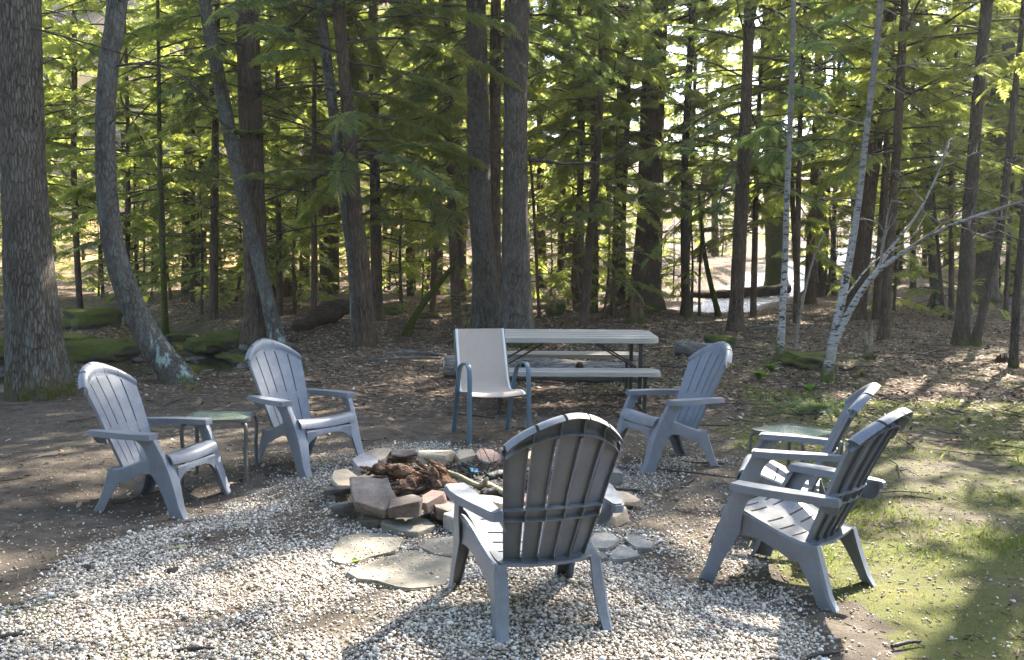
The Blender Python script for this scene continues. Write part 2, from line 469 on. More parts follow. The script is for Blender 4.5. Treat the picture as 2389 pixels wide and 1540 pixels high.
def mat_island(name, stops, rough=.8, bump=0., bs=200., spec=.25, trans=0.):
    t = NT(name)
    col = t.ramp(t.isl, stops)
    col = t.mix(t.range(t.noise(t.pos, bs, 3), .3, .7, .0, .3), col, (.06, .05, .04))
    return t.done(t.bsdf(col, rough, None, spec))
M['pebble'] = mat_island('gravel_stones', [(0, (.12, .10, .08)), (.16, (.22, .18, .145)), (.36, (.37, .31, .255)), (.6, (.48, .425, .36)), (.82, (.57, .53, .475)), (.93, (.68, .66, .62)), (1., (.36, .35, .34))], .6)
M['litter'] = mat_island('dry_leaves', [(0, (.05, .032, .022)), (.35, (.16, .098, .062)), (.65, (.27, .175, .115)), (.88, (.38, .28, .20)), (1., (.48, .40, .32))], .75, spec=.3)
M['chips'] = mat_island('wood_chips', [(0, (.02, .017, .015)), (.4, (.06, .045, .033)), (.75, (.14, .10, .068)), (.95, (.30, .22, .15)), (1., (.42, .37, .3))], .8)
def mat_grass():
    t = NT('grass_blades'); col = t.ramp(t.isl, [(0, (.06, .075, .018)), (.6, (.10, .13, .028)), (1., (.19, .18, .06))])
    tl = t.n('ShaderNodeBsdfTranslucent'); t.set(tl.inputs['Color'], t.mix(.5, col, (.3, .4, .05)))
    mx = t.n('ShaderNodeMixShader'); mx.inputs[0].default_value = .35
    t.t.links.new(t.bsdf(col, .6).outputs[0], mx.inputs[1]); t.t.links.new(tl.outputs[0], mx.inputs[2])
    return t.done(mx)
M['grass'] = mat_grass()

def mat_ground():
    t = NT('forest_floor'); p = t.pos
    n1 = t.noise(p, 1.1, 5, .6); n2 = t.noise(p, 7., 6, .65); n3 = t.noise(p, 42., 5, .75); n4 = t.noise(p, 160., 3, .8)
    soil = t.ramp(n2, [(.3, (.046, .037, .030)), (.5, (.092, .075, .060)), (.72, (.16, .132, .106))])
    soil = t.mix(t.range(n3, .35, .7, 0, .6), soil, (.05, .039, .03))
    soil = t.mix(t.range(n4, .58, .72, 0, .55), soil, (.19, .155, .12))
    vl = t.n('ShaderNodeTexVoronoi', Vector=t.mix(.06, p, t.n('ShaderNodeTexNoise', Scale=9.).outputs['Color'], 'ADD'), Scale=17.)
    vc = t.n('ShaderNodeSeparateColor', Color=vl.outputs['Color']).outputs[0]
    leaf = t.ramp(vc, [(0, (.055, .037, .026)), (.4, (.145, .095, .065)), (.75, (.235, .16, .11)), (1., (.34, .26, .19))])
    leaf = t.mix(t.range(vl.outputs['Distance'], .25, .6, 0, .75), leaf, (.03, .02, .014))
    lf = t.math('MULTIPLY', t.attr('leaf'), t.range(n2, .25, .5))
    col = t.mix(lf, soil, leaf)
    moss = t.mix(n3, (.075, .085, .018), (.185, .195, .045))
    moss = t.mix(t.range(n2, .4, .7), moss, (.10, .125, .03))
    ms = t.range(t.math('ADD', t.attr('moss'), t.math('ADD', t.math('MULTIPLY', n3, .9), t.math('ADD', t.math('MULTIPLY', n2, .8), t.math('MULTIPLY', n1, .5)))), 1.42, 1.66)
    moss = t.mix(t.range(n4, .35, .65, .0, .7), moss, (.045, .045, .014)); moss = t.mix(t.range(t.noise(p, 2.3, 4), .5, .7, 0, .6), moss, (.19, .175, .05))
    col = t.mix(t.math('MULTIPLY', ms, t.range(n4, .38, .52, .35, 1.)), col, moss)
    gr = t.ramp(t.vor(p, 85., 'F1', 'Color'), [(.1, (.07, .06, .052)), (.5, (.20, .175, .15)), (.9, (.36, .33, .29))])
    col = t.mix(t.range(t.math('ADD', t.attr('gravel'), t.math('MULTIPLY', n3, .5)), .45, .9, 0, .8), col, gr)
    sunny = t.attr('sunlit_straw')
    col = t.mix(t.math('MULTIPLY', sunny, .85), col, t.mix(n2, (.42, .28, .11), (.52, .38, .17)))  # straw ground with the slope's golden sunlight put into its colour
    wet = t.attr('wet')
    col = t.mix(t.math('MULTIPLY', wet, .75), col, (.02, .018, .014))
    h = t.math('ADD', t.math('MULTIPLY', n2, .5), t.math('ADD', t.math('MULTIPLY', n3, .5), t.math('MULTIPLY', n4, .3)))
    return t.done(t.bsdf(col, t.math('SUBTRACT', .95, t.math('MULTIPLY', wet, .5)), t.bump(h, .9, .035), .2))
M['ground'] = mat_ground()

def mat_water():
    t = NT('creek_water'); p = t.pos
    n = t.noise(t.map(p, (1, 1, 1)), 7., 5, .7); foam_glint = t.range(t.noise(t.map(p, (.6, 2.2, 1)), 2.6, 6, .72), .56, .68)  # white in the colour is foam plus painted-in bright glitter
    col = t.mix(foam_glint, (.02, .022, .018), (.55, .57, .58))
    return t.done(t.bsdf(col, t.mix(foam_glint, (.06, .06, .06), (.5, .5, .5)), t.bump(n, .8, .08), .6))
M['water'] = mat_water()
t = NT('still_creek_water')
M['water2'] = t.done(t.bsdf((.014, .013, .010), .08, t.bump(t.noise(t.pos, 9., 3), .25, .03), .6))

# ------------------------------------------------------------------ the ground
def axis(lo, hi, f0, f1, fine, grow):
    a = list(np.arange(f0, f1, fine))
    x, s = f0, fine
    L = []
    while x > lo: s *= grow; x -= s; L.append(x)
    x, s = a[-1], fine
    H = []
    while x < hi: s *= grow; x += s; H.append(x)
    return np.array(L[::-1] + a + H)
gx = axis(-150, 150, -6.5, 8.5, .085, 1.055); gy = axis(-60, 210, 2.6, 16., .085, 1.035)
GX, GY = np.meshgrid(gx, gy)
fx, fy = GX.ravel(), GY.ravel()
gz = hz(fx, fy) + fbm(fx * 6, fy * 6, 3, 77) * .010 * sstep(30, 8, fy) * (fy > 0)
nx, ny = len(gx), len(gy)
ii = (np.arange(ny - 1)[:, None] * nx + np.arange(nx - 1)[None]).ravel()
Fq = np.stack([ii, ii + 1, ii + 1 + nx, ii + nx], 1)
LAWN = gpoly([(1640, 1000), (1800, 930), (2000, 960), (2300, 960), (2700, 950), (2900, 1700), (2050, 1700), (1960, 1480), (1800, 1330), (1760, 1150), (1690, 1060)])
def f_moss(x, y):
    jx = fbm(x * 1.3, y * 1.3, 3, 61) * .5; jy = fbm(x * 1.3, y * 1.3, 3, 62) * .5
    m = np.where(inpoly(x + jx, y + jy, LAWN), .50 + .5 * fbm(x * 1.1, y * 1.1, 3, 63), 0.)
    m = np.maximum(m, .38 * np.exp(-((x - 4.3) ** 2 / 5 + (y - 12) ** 2 / 6)))
    m = np.maximum(m, .30 * sstep(9, 11, y) * sstep(26, 15, y) * (x > 1))
    m = np.maximum(m, .42 * np.exp(-(polydist(x, y, CREEK) / 2.2) ** 2) * (y > 11))
    m = np.maximum(m, .30 * np.exp(-((x + 1.5) ** 2 / 5 + (y - 16.5) ** 2 / 4)))
    return m
def f_leaf(x, y):
    l = sstep(7.2, 10.5, y + .22 * x + fbm(x, y, 3, 71) * 1.2)
    return np.clip(l * .95, 0, 1)
def f_wet(x, y): return np.exp(-(polydist(x, y, CREEK) / .75) ** 4) + np.exp(-(polydist(x, y, STREAM) / 1.3) ** 4)
sunlit_straw = sstep(36, 41, fy) * sstep(1, -6, fx) * sstep(80, 62, fy) * np.clip(.55 + fbm(fx * .15, fy * .15, 3, 81) * 1.2, 0, 1)
g = mesh_np('ground', np.stack([fx, fy, gz], 1), Fq, M['ground'], True, attrs=dict(moss=f_moss(fx, fy), leaf=f_leaf(fx, fy), gravel=gdens(fx, fy), wet=f_wet(fx, fy), sunlit_straw=sunlit_straw))
o = link('ground', g); o['kind'] = 'structure'

def ribbon(name, pts, w, dz, mat, n=60):
    P = np.array(pts, float)
    s = np.linspace(0, len(P) - 1, n); k = np.minimum(s.astype(int), len(P) - 2); f = (s - k)[:, None]
    c = P[k] * (1 - f) + P[k + 1] * f
    for _ in range(6): c[1:-1] = (c[:-2] + 2 * c[1:-1] + c[2:]) / 4
    T = np.gradient(c, axis=0); T /= np.linalg.norm(T, axis=1, keepdims=True); N = np.stack([-T[:, 1], T[:, 0]], 1)
    zc = hz(c[:, 0], c[:, 1])
    for _ in range(30): zc[1:-1] = (zc[:-2] + 2 * zc[1:-1] + zc[2:]) / 4
    cols = np.linspace(-1, 1, 9)
    X = c[:, None] + N[:, None] * cols[None, :, None] * w
    V = np.concatenate([X, np.repeat(zc[:, None, None] + dz, 9, 1)], 2).reshape(-1, 3)
    i = (np.arange(n - 1)[:, None] * 9 + np.arange(8)[None]).ravel()
    o = link(name, mesh_np(name, V, np.stack([i, i + 1, i + 10, i + 9], 1), mat, True)); o['kind'] = 'structure'
    return o
ribbon('creek_water', CREEK, .7, .07, M['water2'])
ribbon('stream_water', STREAM, 1.9, .14, M['water'])

# ------------------------------------------------------------------ small ground cover, each a mass nobody could count
ICO = None
def ico():
    bm = bmesh.new(); bmesh.ops.create_icosphere(bm, subdivisions=1, radius=1)
    V = np.array([v.co[:] for v in bm.verts]); Fc = np.array([[v.index for v in f.verts] for f in bm.faces]); bm.free()
    return V, Fc
def rotz(a):
    c, s = np.cos(a), np.sin(a); z = np.zeros_like(a); o = np.ones_like(a)
    return np.stack([np.stack([c, -s, z], -1), np.stack([s, c, z], -1), np.stack([z, z, o], -1)], -2)
def randrot(n, tilt):
    a = rng.uniform(0, 2 * PI, n); b = rng.normal(0, tilt, n); c = rng.normal(0, tilt, n)
    z = np.zeros(n); o = np.ones(n)
    Rx = np.stack([np.stack([o, z, z], -1), np.stack([z, np.cos(b), -np.sin(b)], -1), np.stack([z, np.sin(b), np.cos(b)], -1)], -2)
    Ry = np.stack([np.stack([np.cos(c), z, np.sin(c)], -1), np.stack([z, o, z], -1), np.stack([-np.sin(c), z, np.cos(c)], -1)], -2)
    return rotz(a) @ Rx @ Ry
def scatter(V0, F0, pos, rot, scl):
    n, k = len(pos), len(V0)
    V = np.einsum('nij,nkj->nki', rot, V0[None] * scl[:, None, :]) + pos[:, None]
    Fc = (F0[None] + (np.arange(n) * k)[:, None, None]).reshape(-1, F0.shape[1])
    return V.reshape(-1, 3), Fc
def stuff(name, mesh, label, cat):
    o = link(name, mesh); o['kind'] = 'stuff'; return tag(o, label, cat)
def frame_ok(x, y, m=.06): return np.abs(x) < (.585 + m) * y + .15

def pick(n, x0, x1, y0, y1, dens, ypow=1.):
    x = rng.uniform(x0, x1, n); y = y0 + (y1 - y0) * rng.uniform(0, 1, n) ** ypow
    k = (rng.uniform(0, 1, n) < dens(x, y)) & frame_ok(x, y)
    return x[k], y[k]

PIT = (-.17, 5.78)
def pitfree(x, y, r=.72): return np.hypot(x - PIT[0], y - PIT[1]) > r
FLAGP = []
# gravel
x, y = pick(380000, -3.3, 3.4, 2.95, 7.6, lambda x, y: gdens(x, y) * pitfree(x, y) * np.where(y > 5, .55, 1.))
n = len(x)
V0, F0 = ico()
s = rng.lognormal(0, .36, n)[:, None] * np.stack([rng.uniform(.0042, .0066, n), rng.uniform(.0036, .0053, n), rng.uniform(.0028, .004, n)], 1)
z = hz(x, y) + s[:, 2] * rng.uniform(.3, 1.4, n) + .003
fl = gpoly([(770, 1335), (790, 1255), (940, 1250), (1060, 1260), (1060, 1370), (900, 1375)]); q = np.array(fl)
xx = rng.uniform(q[:, 0].min(), q[:, 0].max(), 150); yy = rng.uniform(q[:, 1].min(), q[:, 1].max(), 150); kk = inpoly(xx, yy, fl); xx, yy = xx[kk], yy[kk]
ss = np.stack([rng.uniform(.005, .008, len(xx)), rng.uniform(.0045, .0065, len(xx)), rng.uniform(.0035, .005, len(xx))], 1)
x = np.append(x, xx); y = np.append(y, yy); z = np.append(z, hz(xx, yy) + .036); s = np.vstack([s, ss]); n = len(x)
V, Fc = scatter(V0, F0, np.stack([x, y, z], 1), randrot(n, .35), s)
stuff('gravel', mesh_np('gravel', V, Fc, M['pebble'], True), 'pale pea gravel spread round the fire ring', 'gravel')

# dry leaves: a bent six-point leaf
LV = np.array([(-1, 0, .10), (-.35, -.42, .16), (.4, -.36, .12), (1, 0, .2), (.4, .36, .2), (-.35, .42, .26), (0, 0, 0)], float)
LF = np.array([(0, 1, 6), (1, 2, 6), (2, 3, 6), (3, 4, 6), (4, 5, 6), (5, 0, 6)])
LVb = LV * [1, 1, -1.2] + [0, 0, .25]
x, y = pick(95000, -14, 16, 5.5, 26, lambda x, y: np.clip(f_leaf(x, y) * (.45 + .55 * sstep(-4, 4, x)) + .025, 0, 1) * np.where(f_wet(x, y) > .5, .15, 1), 1.25)
n = len(x); h = n // 2
sz = rng.uniform(.018, .042, n); s = np.stack([sz, sz * rng.uniform(.7, 1.1, n), sz * rng.uniform(.5, 1.6, n)], 1)
P = np.stack([x, y, hz(x, y) + .008], 1); Rr = randrot(n, .35)
A = scatter(LV, LF, P[:h], Rr[:h], s[:h]); B = scatter(LVb, LF, P[h:], Rr[h:], s[h:])
V, Fc = join([A, B])
stuff('leaf_litter', mesh_np('leaf_litter', V, Fc, M['litter']), 'brown dry leaves lying thick over the forest floor', 'leaves')

# wood chips, needles and twig bits on the bare soil
CV = np.array([(-1, -1, 0), (1, -1, 0), (1, 1, 0), (-1, 1, 0), (-.8, -.7, 1), (.9, -.6, 1), (.8, .7, 1), (-.9, .6, 1)], float)
CF = np.array([(0, 3, 2, 1), (4, 5, 6, 7), (0, 1, 5, 4), (1, 2, 6, 5), (2, 3, 7, 6), (3, 0, 4, 7)])
x, y = pick(30000, -6, 8, 2.95, 13, lambda x, y: np.clip(.75 - .5 * gdens(x, y), .05, 1) * pitfree(x, y, .7))
n = len(x)
s = np.stack([rng.lognormal(-4.35, .6, n), rng.lognormal(-5.9, .35, n), rng.uniform(.0015, .005, n)], 1)
V, Fc = scatter(CV, CF, np.stack([x, y, hz(x, y) + .004], 1), randrot(n, .12), s)
stuff('wood_chips', mesh_np('wood_chips', V, Fc, M['chips']), 'dark wood chips and twig bits strewn over the bare soil', 'wood chips')

m = 1500
x = rng.uniform(-9, 11, m * 3); y = 5.5 + 18 * rng.uniform(0, 1, m * 3) ** 1.2; k = frame_ok(x, y) & (rng.uniform(0, 1, m * 3) < .25 + .75 * f_leaf(x, y)); x, y = x[k][:m], y[k][:m]; parts = []
for a_, b_, c_ in zip(x, y, hz(x, y)):
    an = rng.uniform(0, 2 * PI); L = rng.lognormal(-1.9, .55); q = np.linspace(-1, 1, 5); d = np.array([math.cos(an), math.sin(an), rng.normal(0, .05)])
    P = np.array([a_, b_, c_ + .012]) + d * (q * L)[:, None]; P[:, :2] += rng.normal(0, .06 * L, (5, 2)); P[:, 2] += np.abs(rng.normal(0, .04 * L, 5)); rr = rng.uniform(.002, .007) * min(2., .6 + L * 2)
    parts.append(tube(P, rr * (1 - .3 * q), 4))
V, Q = join(parts)
stuff('twig_litter', mesh_np('twig_litter', V, Q, M['twig'], True), 'fallen twigs and small dead branches strewn over the forest floor', 'twigs')

# grass and moss blades on the lawn side
GV = np.array([(-.12, 0, 0), (.12, 0, 0), (.06, .15, .6), (.0, .5, 1.)], float)
GF = np.array([(0, 1, 2, 3)])
x, y = pick(240000, 1.0, 9, 3.0, 11, lambda x, y: np.clip(f_moss(x, y) * 1.25 - .12 + .9 * fbm(x * 2.1, y * 2.1, 4, 91), 0, 1))
n = len(x)
hh = rng.lognormal(-4.15, .42, n) * (.6 + 1.2 * np.clip(fbm(x * 1.7, y * 1.7, 3, 95) + .4, 0, 1))
s = np.stack([hh * .42, hh, hh], 1)
V, Fc = scatter(GV, GF, np.stack([x, y, hz(x, y) - .002], 1), randrot(n, .35), s)
xs = [(-2.05, 3.62, .25, 160), (-1.45, 3.3, .2, 90), (-.95, 3.25, .2, 80), (2.0, 3.25, .35, 200), (2.35, 3.6, .3, 160), (-2.4, 3.75, .2, 120)]
E_ = []
for ax, ay, rr, m in xs:
    q = rng.normal(0, rr * .5, (m, 2)); q = q + [ax, ay]
    hb = rng.uniform(.012, .032, m)
    E_.append(scatter(GV, GF, np.stack([q[:, 0], q[:, 1], hz(q[:, 0], q[:, 1])], 1), randrot(m, .4), np.stack([hb * .3, hb, hb], 1)))
V, Fc = join([(V, Fc)] + E_)
stuff('grass', mesh_np('grass', V, Fc, M['grass']), 'short thin grass growing through the mossy ground on the right', 'grass')
# ------------------------------------------------------------------ furniture
def lerp_curve(pts, t):
    """Catmull-Rom through pts (list of tuples) at t in 0..1 (array)"""
    P = np.array(pts, float); n = len(P) - 1
    s = np.clip(np.asarray(t, float) * n, 0, n - 1e-9); i = s.astype(int); f = (s - i)[:, None]
    Q = np.vstack([2 * P[0] - P[1], P, 2 * P[-1] - P[-2]])
    a, b, c, d = Q[i], Q[i + 1], Q[i + 2], Q[i + 3]
    return .5 * (2 * b + (c - a) * f + (2 * a - 5 * b + 4 * c - d) * f ** 2 + (3 * b - a - 3 * c + d) * f ** 3)

def chair_back():
    ctr = [(-.165, .245), (-.215, .345), (-.275, .47), (-.345, .62), (-.43, .785), (-.512, .93)]
    U = [-1]
    kind = []
    edges = [-1, -.6, -.2, .2, .6, 1]
    for k in range(5):
        a = edges[k] + (.021 if k else 0); b = edges[k + 1] - (.021 if k < 4 else 0)
        for q in range(1, 5): U.append(a + (b - a) * q / 4); kind.append('slat')
        if k < 4: U.append(edges[k + 1] + .021); kind.append('slit')
    U = np.array(U)
    Sv = np.array([0, .05, .10, .16, .22, .28, .34, .40, .425, .45, .475, .54, .60, .66, .72, .78, .83, .86, .885, .905, .93, .955, .975, .990, .998, 1.0, 1.0])
    roll = np.array([0] * 18 + [.000, .010, .013, .012, .006, -.003, -.014, -.028, -.046])
    hm = 1 - .215 * np.abs(U) ** 1.9
    P = np.zeros((len(Sv), len(U), 3))
    for i, s in enumerate(Sv):
        h = s * (1 - (1 - hm) * min(s, 1) ** 1.6)
        yz = lerp_curve(ctr, h)
        tz = (lerp_curve(ctr, np.minimum(h + .02, 1)) - lerp_curve(ctr, np.maximum(h - .02, 0)))
        tz /= np.linalg.norm(tz, axis=1, keepdims=True)
        nrm = np.stack([tz[:, 1], -tz[:, 0]], 1)      # points to the front (+y, slightly up)
        w = np.interp(h, [0, .1, .35, .6, .8, .9, 1], [.172, .178, .198, .222, .243, .243, .232])
        cup = .050 * U ** 2 * (.35 + .65 * h)
        off = roll[i] + cup
        P[i, :, 0] = U * w
        P[i, :, 1] = yz[:, 0] + nrm[:, 0] * off
        P[i, :, 2] = yz[:, 1] + nrm[:, 1] * off 
    def hole(i, j):
        if kind[j] != 'slit': return False
        s = (Sv[i] + Sv[i + 1]) / 2
        return .10 < s < .40 or .475 < s < .86 or s > .98
    bm = bmesh.new()
    rim = set(tuple(np.round(q, 4)) for q in P[21:].reshape(-1, 3))
    grid_bm(P, hole, .0045, .018, (0, -1, -.35), bm, noflange=lambda e: all(tuple(np.round(v.co, 4)) in rim for v in e.verts))
    # back ribs: two level ones and one following the arch, plus short ribs on the seams
    def strip(pts, depth):
        pts = np.asarray(pts); d = np.array([0, -1, -.45]); d /= np.linalg.norm(d)
        grid_bm(np.stack([pts - d * .001, pts + d * depth]), None, .0045, 0, None, bm)
    for i, dp in ((7, .026), (10, .026), (18, .030), (1, .012)): strip(P[i], dp)
    for j, kd in enumerate(kind):
        if kd == 'slit':
            c = (P[:, j] + P[:, j + 1]) / 2
            strip(c[0:3], .022); strip(c[7:11], .026); strip(c[17:23], .028)
    return bm_mesh('adirondack_backrest', bm, M['plastic'], 32)

def chair_seat():
    prof = [(-.225, .262), (-.16, .262), (-.08, .280), (.0, .312), (.08, .345), (.15, .372), (.195, .380), (.228, .366), (.246, .338), (.25, .318)]
    T = np.linspace(0, 1, 25)
    yz = lerp_curve(prof, T)
    U = np.array([-1, -.93, -.86, -.1, -.04, .04, .1, .86, .93, 1])
    U = np.array([-1, -.9, -.82, -.45, -.14, -.08, .08, .14, .45, .82, .9, 1])
    P = np.zeros((len(T) , len(U), 3))
    for i in range(len(T)):
        w = np.interp(yz[i, 0], [-.22, -.1, .2, .25], [.196, .215, .252, .250])
        P[i, :, 0] = U * w; P[i, :, 1] = yz[i, 0]; P[i, :, 2] = yz[i, 1] + .014 * U ** 2 - (.012 * (np.abs(U) < .85) * 0)
    # thin slot rows: squeeze one grid row at each slot
    slots = []
    for y0 in (-.125, -.055, .015, .085, .15):
        i = int(np.argmin(np.abs(yz[:, 0] - y0))); slots.append(i)
        a = P[i].copy(); b = P[i + 1].copy()
        d = (b - a); P[i + 1] = a + d * .30 if False else P[i + 1]
        P[i, :, 1] = P[i + 1, :, 1] - .009; P[i, :, 2] = P[i + 1, :, 2] - .009 * np.gradient(yz[:, 1])[i] / (np.gradient(yz[:, 0])[i] + 1e-9)
    def hole(i, j):
        return i in slots and (2 <= j <= 4 - 1 or 7 <= j <= 8) and True
    bm = grid_bm(P, hole, .0045, .012, (0, 0, -1))
    return bm_mesh('adirondack_seat', bm, M['plastic'], 32)

def sheet(P, th=.005, bm=None): return grid_bm(np.array(P, float), None, th, 0, None, bm)

def chair_front_leg(s):
    # outer side plate: rows down the leg of (y_back, y_front) ; front plate folded inwards along the front edge
    Z = np.array([.500, .47, .44, .40, .36, .32, .28, .22, .14, .07, .035, 0])
    yf = np.interp(Z[::-1], [0, .1, .2, .3, .36, .44, .5], [.325, .300, .268, .235, .212, .172, .140])[::-1]
    wd = np.interp(Z[::-1], [0, .1, .2, .28, .34, .42, .46, .5], [.070, .082, .100, .125, .112, .095, .102, .150])[::-1]
    xo = np.interp(Z[::-1], [0, .25, .5], [.292, .288, .310])[::-1]
    fw = np.interp(Z[::-1], [0, .1, .22, .30, .36, .42, .5], [.058, .068, .085, .092, .055, .040, .045])[::-1]
    toe = np.where(Z < .06, (.06 - Z) * .35, 0)
    rows = []
    for k in range(len(Z)):
        y1 = yf[k] + toe[k]; y0 = yf[k] - wd[k]
        rows.append([(s * xo[k], y0, Z[k]), (s * xo[k], y0 + .35 * (y1 - y0), Z[k]), (s * xo[k], y1 - .02, Z[k]), (s * (xo[k] - .006), y1, Z[k]), (s * (xo[k] - fw[k] * .5), y1 + .004, Z[k]), (s * (xo[k] - fw[k]), y1, Z[k]), (s * (xo[k] - fw[k] + .002), y1 - .022, Z[k])])
    return bm_mesh('adirondack_front_leg', sheet(rows, .005), M['plastic'], 28)

def chair_rear_leg(s):
    Z = np.array([.275, .25, .22, .18, .12, .06, .03, 0])
    yr = np.interp(Z[::-1], [0, .12, .22, .275], [-.325, -.285, -.252, -.235])[::-1]
    wd = np.interp(Z[::-1], [0, .1, .18, .22, .275], [.062, .080, .105, .125, .13])[::-1]
    xo = np.interp(Z[::-1], [0, .275], [.245, .232])[::-1]
    fw = np.interp(Z[::-1], [0, .15, .275], [.045, .058, .05])[::-1]
    toe = np.where(Z < .05, (.05 - Z) * .35, 0)
    rows = []
    for k in range(len(Z)):
        y0 = yr[k] - toe[k]; y1 = yr[k] + wd[k]
        rows.append([(s * xo[k], y1, Z[k]), (s * xo[k], (y0 + y1) / 2, Z[k]), (s * xo[k], y0 + .012, Z[k]), (s * (xo[k] - .012), y0, Z[k]), (s * (xo[k] - fw[k]), y0, Z[k]), (s * (xo[k] - fw[k]), y0 + .018, Z[k])])
    return bm_mesh('adirondack_rear_leg', sheet(rows, .005), M['plastic'], 28)

def chair_rail(s):
    Y = np.linspace(.155, -.235, 14)
    top = np.interp(Y[::-1], [-.235, -.16, -.05, .1, .16], [.272, .276, .312, .372, .385])[::-1]
    bot = np.interp(Y[::-1], [-.235, -.12, -.06, .04, .09, .16], [.19, .190, .222, .262, .268, .255])[::-1]
    x = np.interp(Y[::-1], [-.235, .0, .16], [.231, .257, .284])[::-1]
    rows = [[(s * (x[i] - .030), Y[i], top[i] - .006), (s * (x[i] - .010), Y[i], top[i] + .004), (s * x[i], Y[i], top[i] - .006), (s * (x[i] + .002), Y[i], (top[i] + bot[i]) / 2), (s * x[i], Y[i], bot[i])] for i in range(len(Y))]
    return bm_mesh('adirondack_side_rail', sheet(rows, .005), M['plastic'], 28)

def chair_apron():
    X = np.linspace(-.205, .205, 17)
    rows = [[(x, .244, .312), (x, .252, .300), (x, .255, .255 - .0 + .055 * (1 - abs(x / .205) ** 3) * .35 - .055 * abs(x / .205) ** 4)] for x in X]
    return bm_mesh('adirondack_apron', sheet(rows, .005), M['plastic'], 28)

def chair_arm(s):
    out = [(.258, .152), (.342, .150), (.354, .132), (.356, .02), (.346, -.07), (.318, -.19), (.283, -.335), (.268, -.352), (.236, -.352), (.226, -.335), (.232, -.21), (.252, -.08), (.256, .03)]
    bm = bmesh.new()
    ol = [(s * x, y) for x, y in out]
    if s < 0: ol = ol[::-1]
    prism_bm(bm, ol, .490, .526, .006, lambda x, y: -.006 * (y < -.1) * min(1, (-.1 - y) / .25))
    # bracket that ties the arm to the back
    sheet([[(s * .236, -.34, .49), (s * .232, -.24, .49)], [(s * .226, -.335, .455), (s * .222, -.25, .46)], [(s * .212, -.32, .43), (s * .206, -.26, .43)]], .006, bm)
    return bm_mesh('adirondack_armrest', bm, M['plastic'], 28)

PARTS = [('backrest', chair_back()), ('seat', chair_seat()), ('apron', chair_apron())]
for s in (-1, 1):
    PARTS += [('armrest', chair_arm(s)), ('front_leg', chair_front_leg(s)), ('rear_leg', chair_rear_leg(s)), ('side_rail', chair_rail(s))]
ADI = [
    ((.09, 3.738), .299, 'dark grey adirondack chair seen from behind, on pale gravel in front of the fire ring'),
    ((1.387, 4.285), .803, 'grey adirondack chair turned sideways at the gravel edge, its slotted seat in view'),
    ((-2.263, 5.658), -1.805, 'pale grey adirondack chair by the thick grey pine, left of the small glass table'),
    ((-1.514, 6.479), -2.232, 'pale grey adirondack chair between the small green glass table and the stone fire ring'),
    ((1.17, 6.673), 1.953, 'grey adirondack chair in front of the picnic bench end, facing left across the fire ring'),
    ((1.664, 5.362), 1.222, 'grey adirondack chair half hidden behind another, beside the small square glass table'),
]
for i, ((x, y), rz, lab) in enumerate(ADI):
    t = thing('adirondack_chair', lab, 'chair', (x, y, hz1(x, y) + .002), rz, 'adirondack chairs around the fire ring')
    for n_, me in PARTS: link(n_, me, t)

def flatbar(path, side, w, t, closed=False):
    """bar with a rounded-rectangle section along path; side = vector of the wide direction"""
    P = np.asarray(path, float); m = len(P)
    T = np.gradient(P, axis=0); T /= np.linalg.norm(T, axis=1, keepdims=True)
    Sd = np.array(side, float)[None] - T * (T @ np.array(side, float))[:, None]; Sd /= np.linalg.norm(Sd, axis=1, keepdims=True)
    N = np.cross(T, Sd)
    a = np.linspace(0, 2 * PI, 13)[:-1]
    cx = np.sign(np.cos(a)) * np.abs(np.cos(a)) ** .5 * w; sy = np.sign(np.sin(a)) * np.abs(np.sin(a)) ** .5 * t
    V = P[:, None] + cx[None, :, None] * Sd[:, None] + sy[None, :, None] * N[:, None]
    bm = bmesh.new()
    vs = [[bm.verts.new(v) for v in r] for r in V]
    for i in range(m - 1):
        for j in range(12): bm.faces.new((vs[i][j], vs[i][(j + 1) % 12], vs[i + 1][(j + 1) % 12], vs[i + 1][j]))
    bm.faces.new(vs[0][::-1]); bm.faces.new(vs[-1])
    return bm
def add_bm(dst, src):
    me = bpy.data.meshes.new('t'); src.to_mesh(me); src.free(); dst.from_mesh(me); bpy.data.meshes.remove(me); return dst

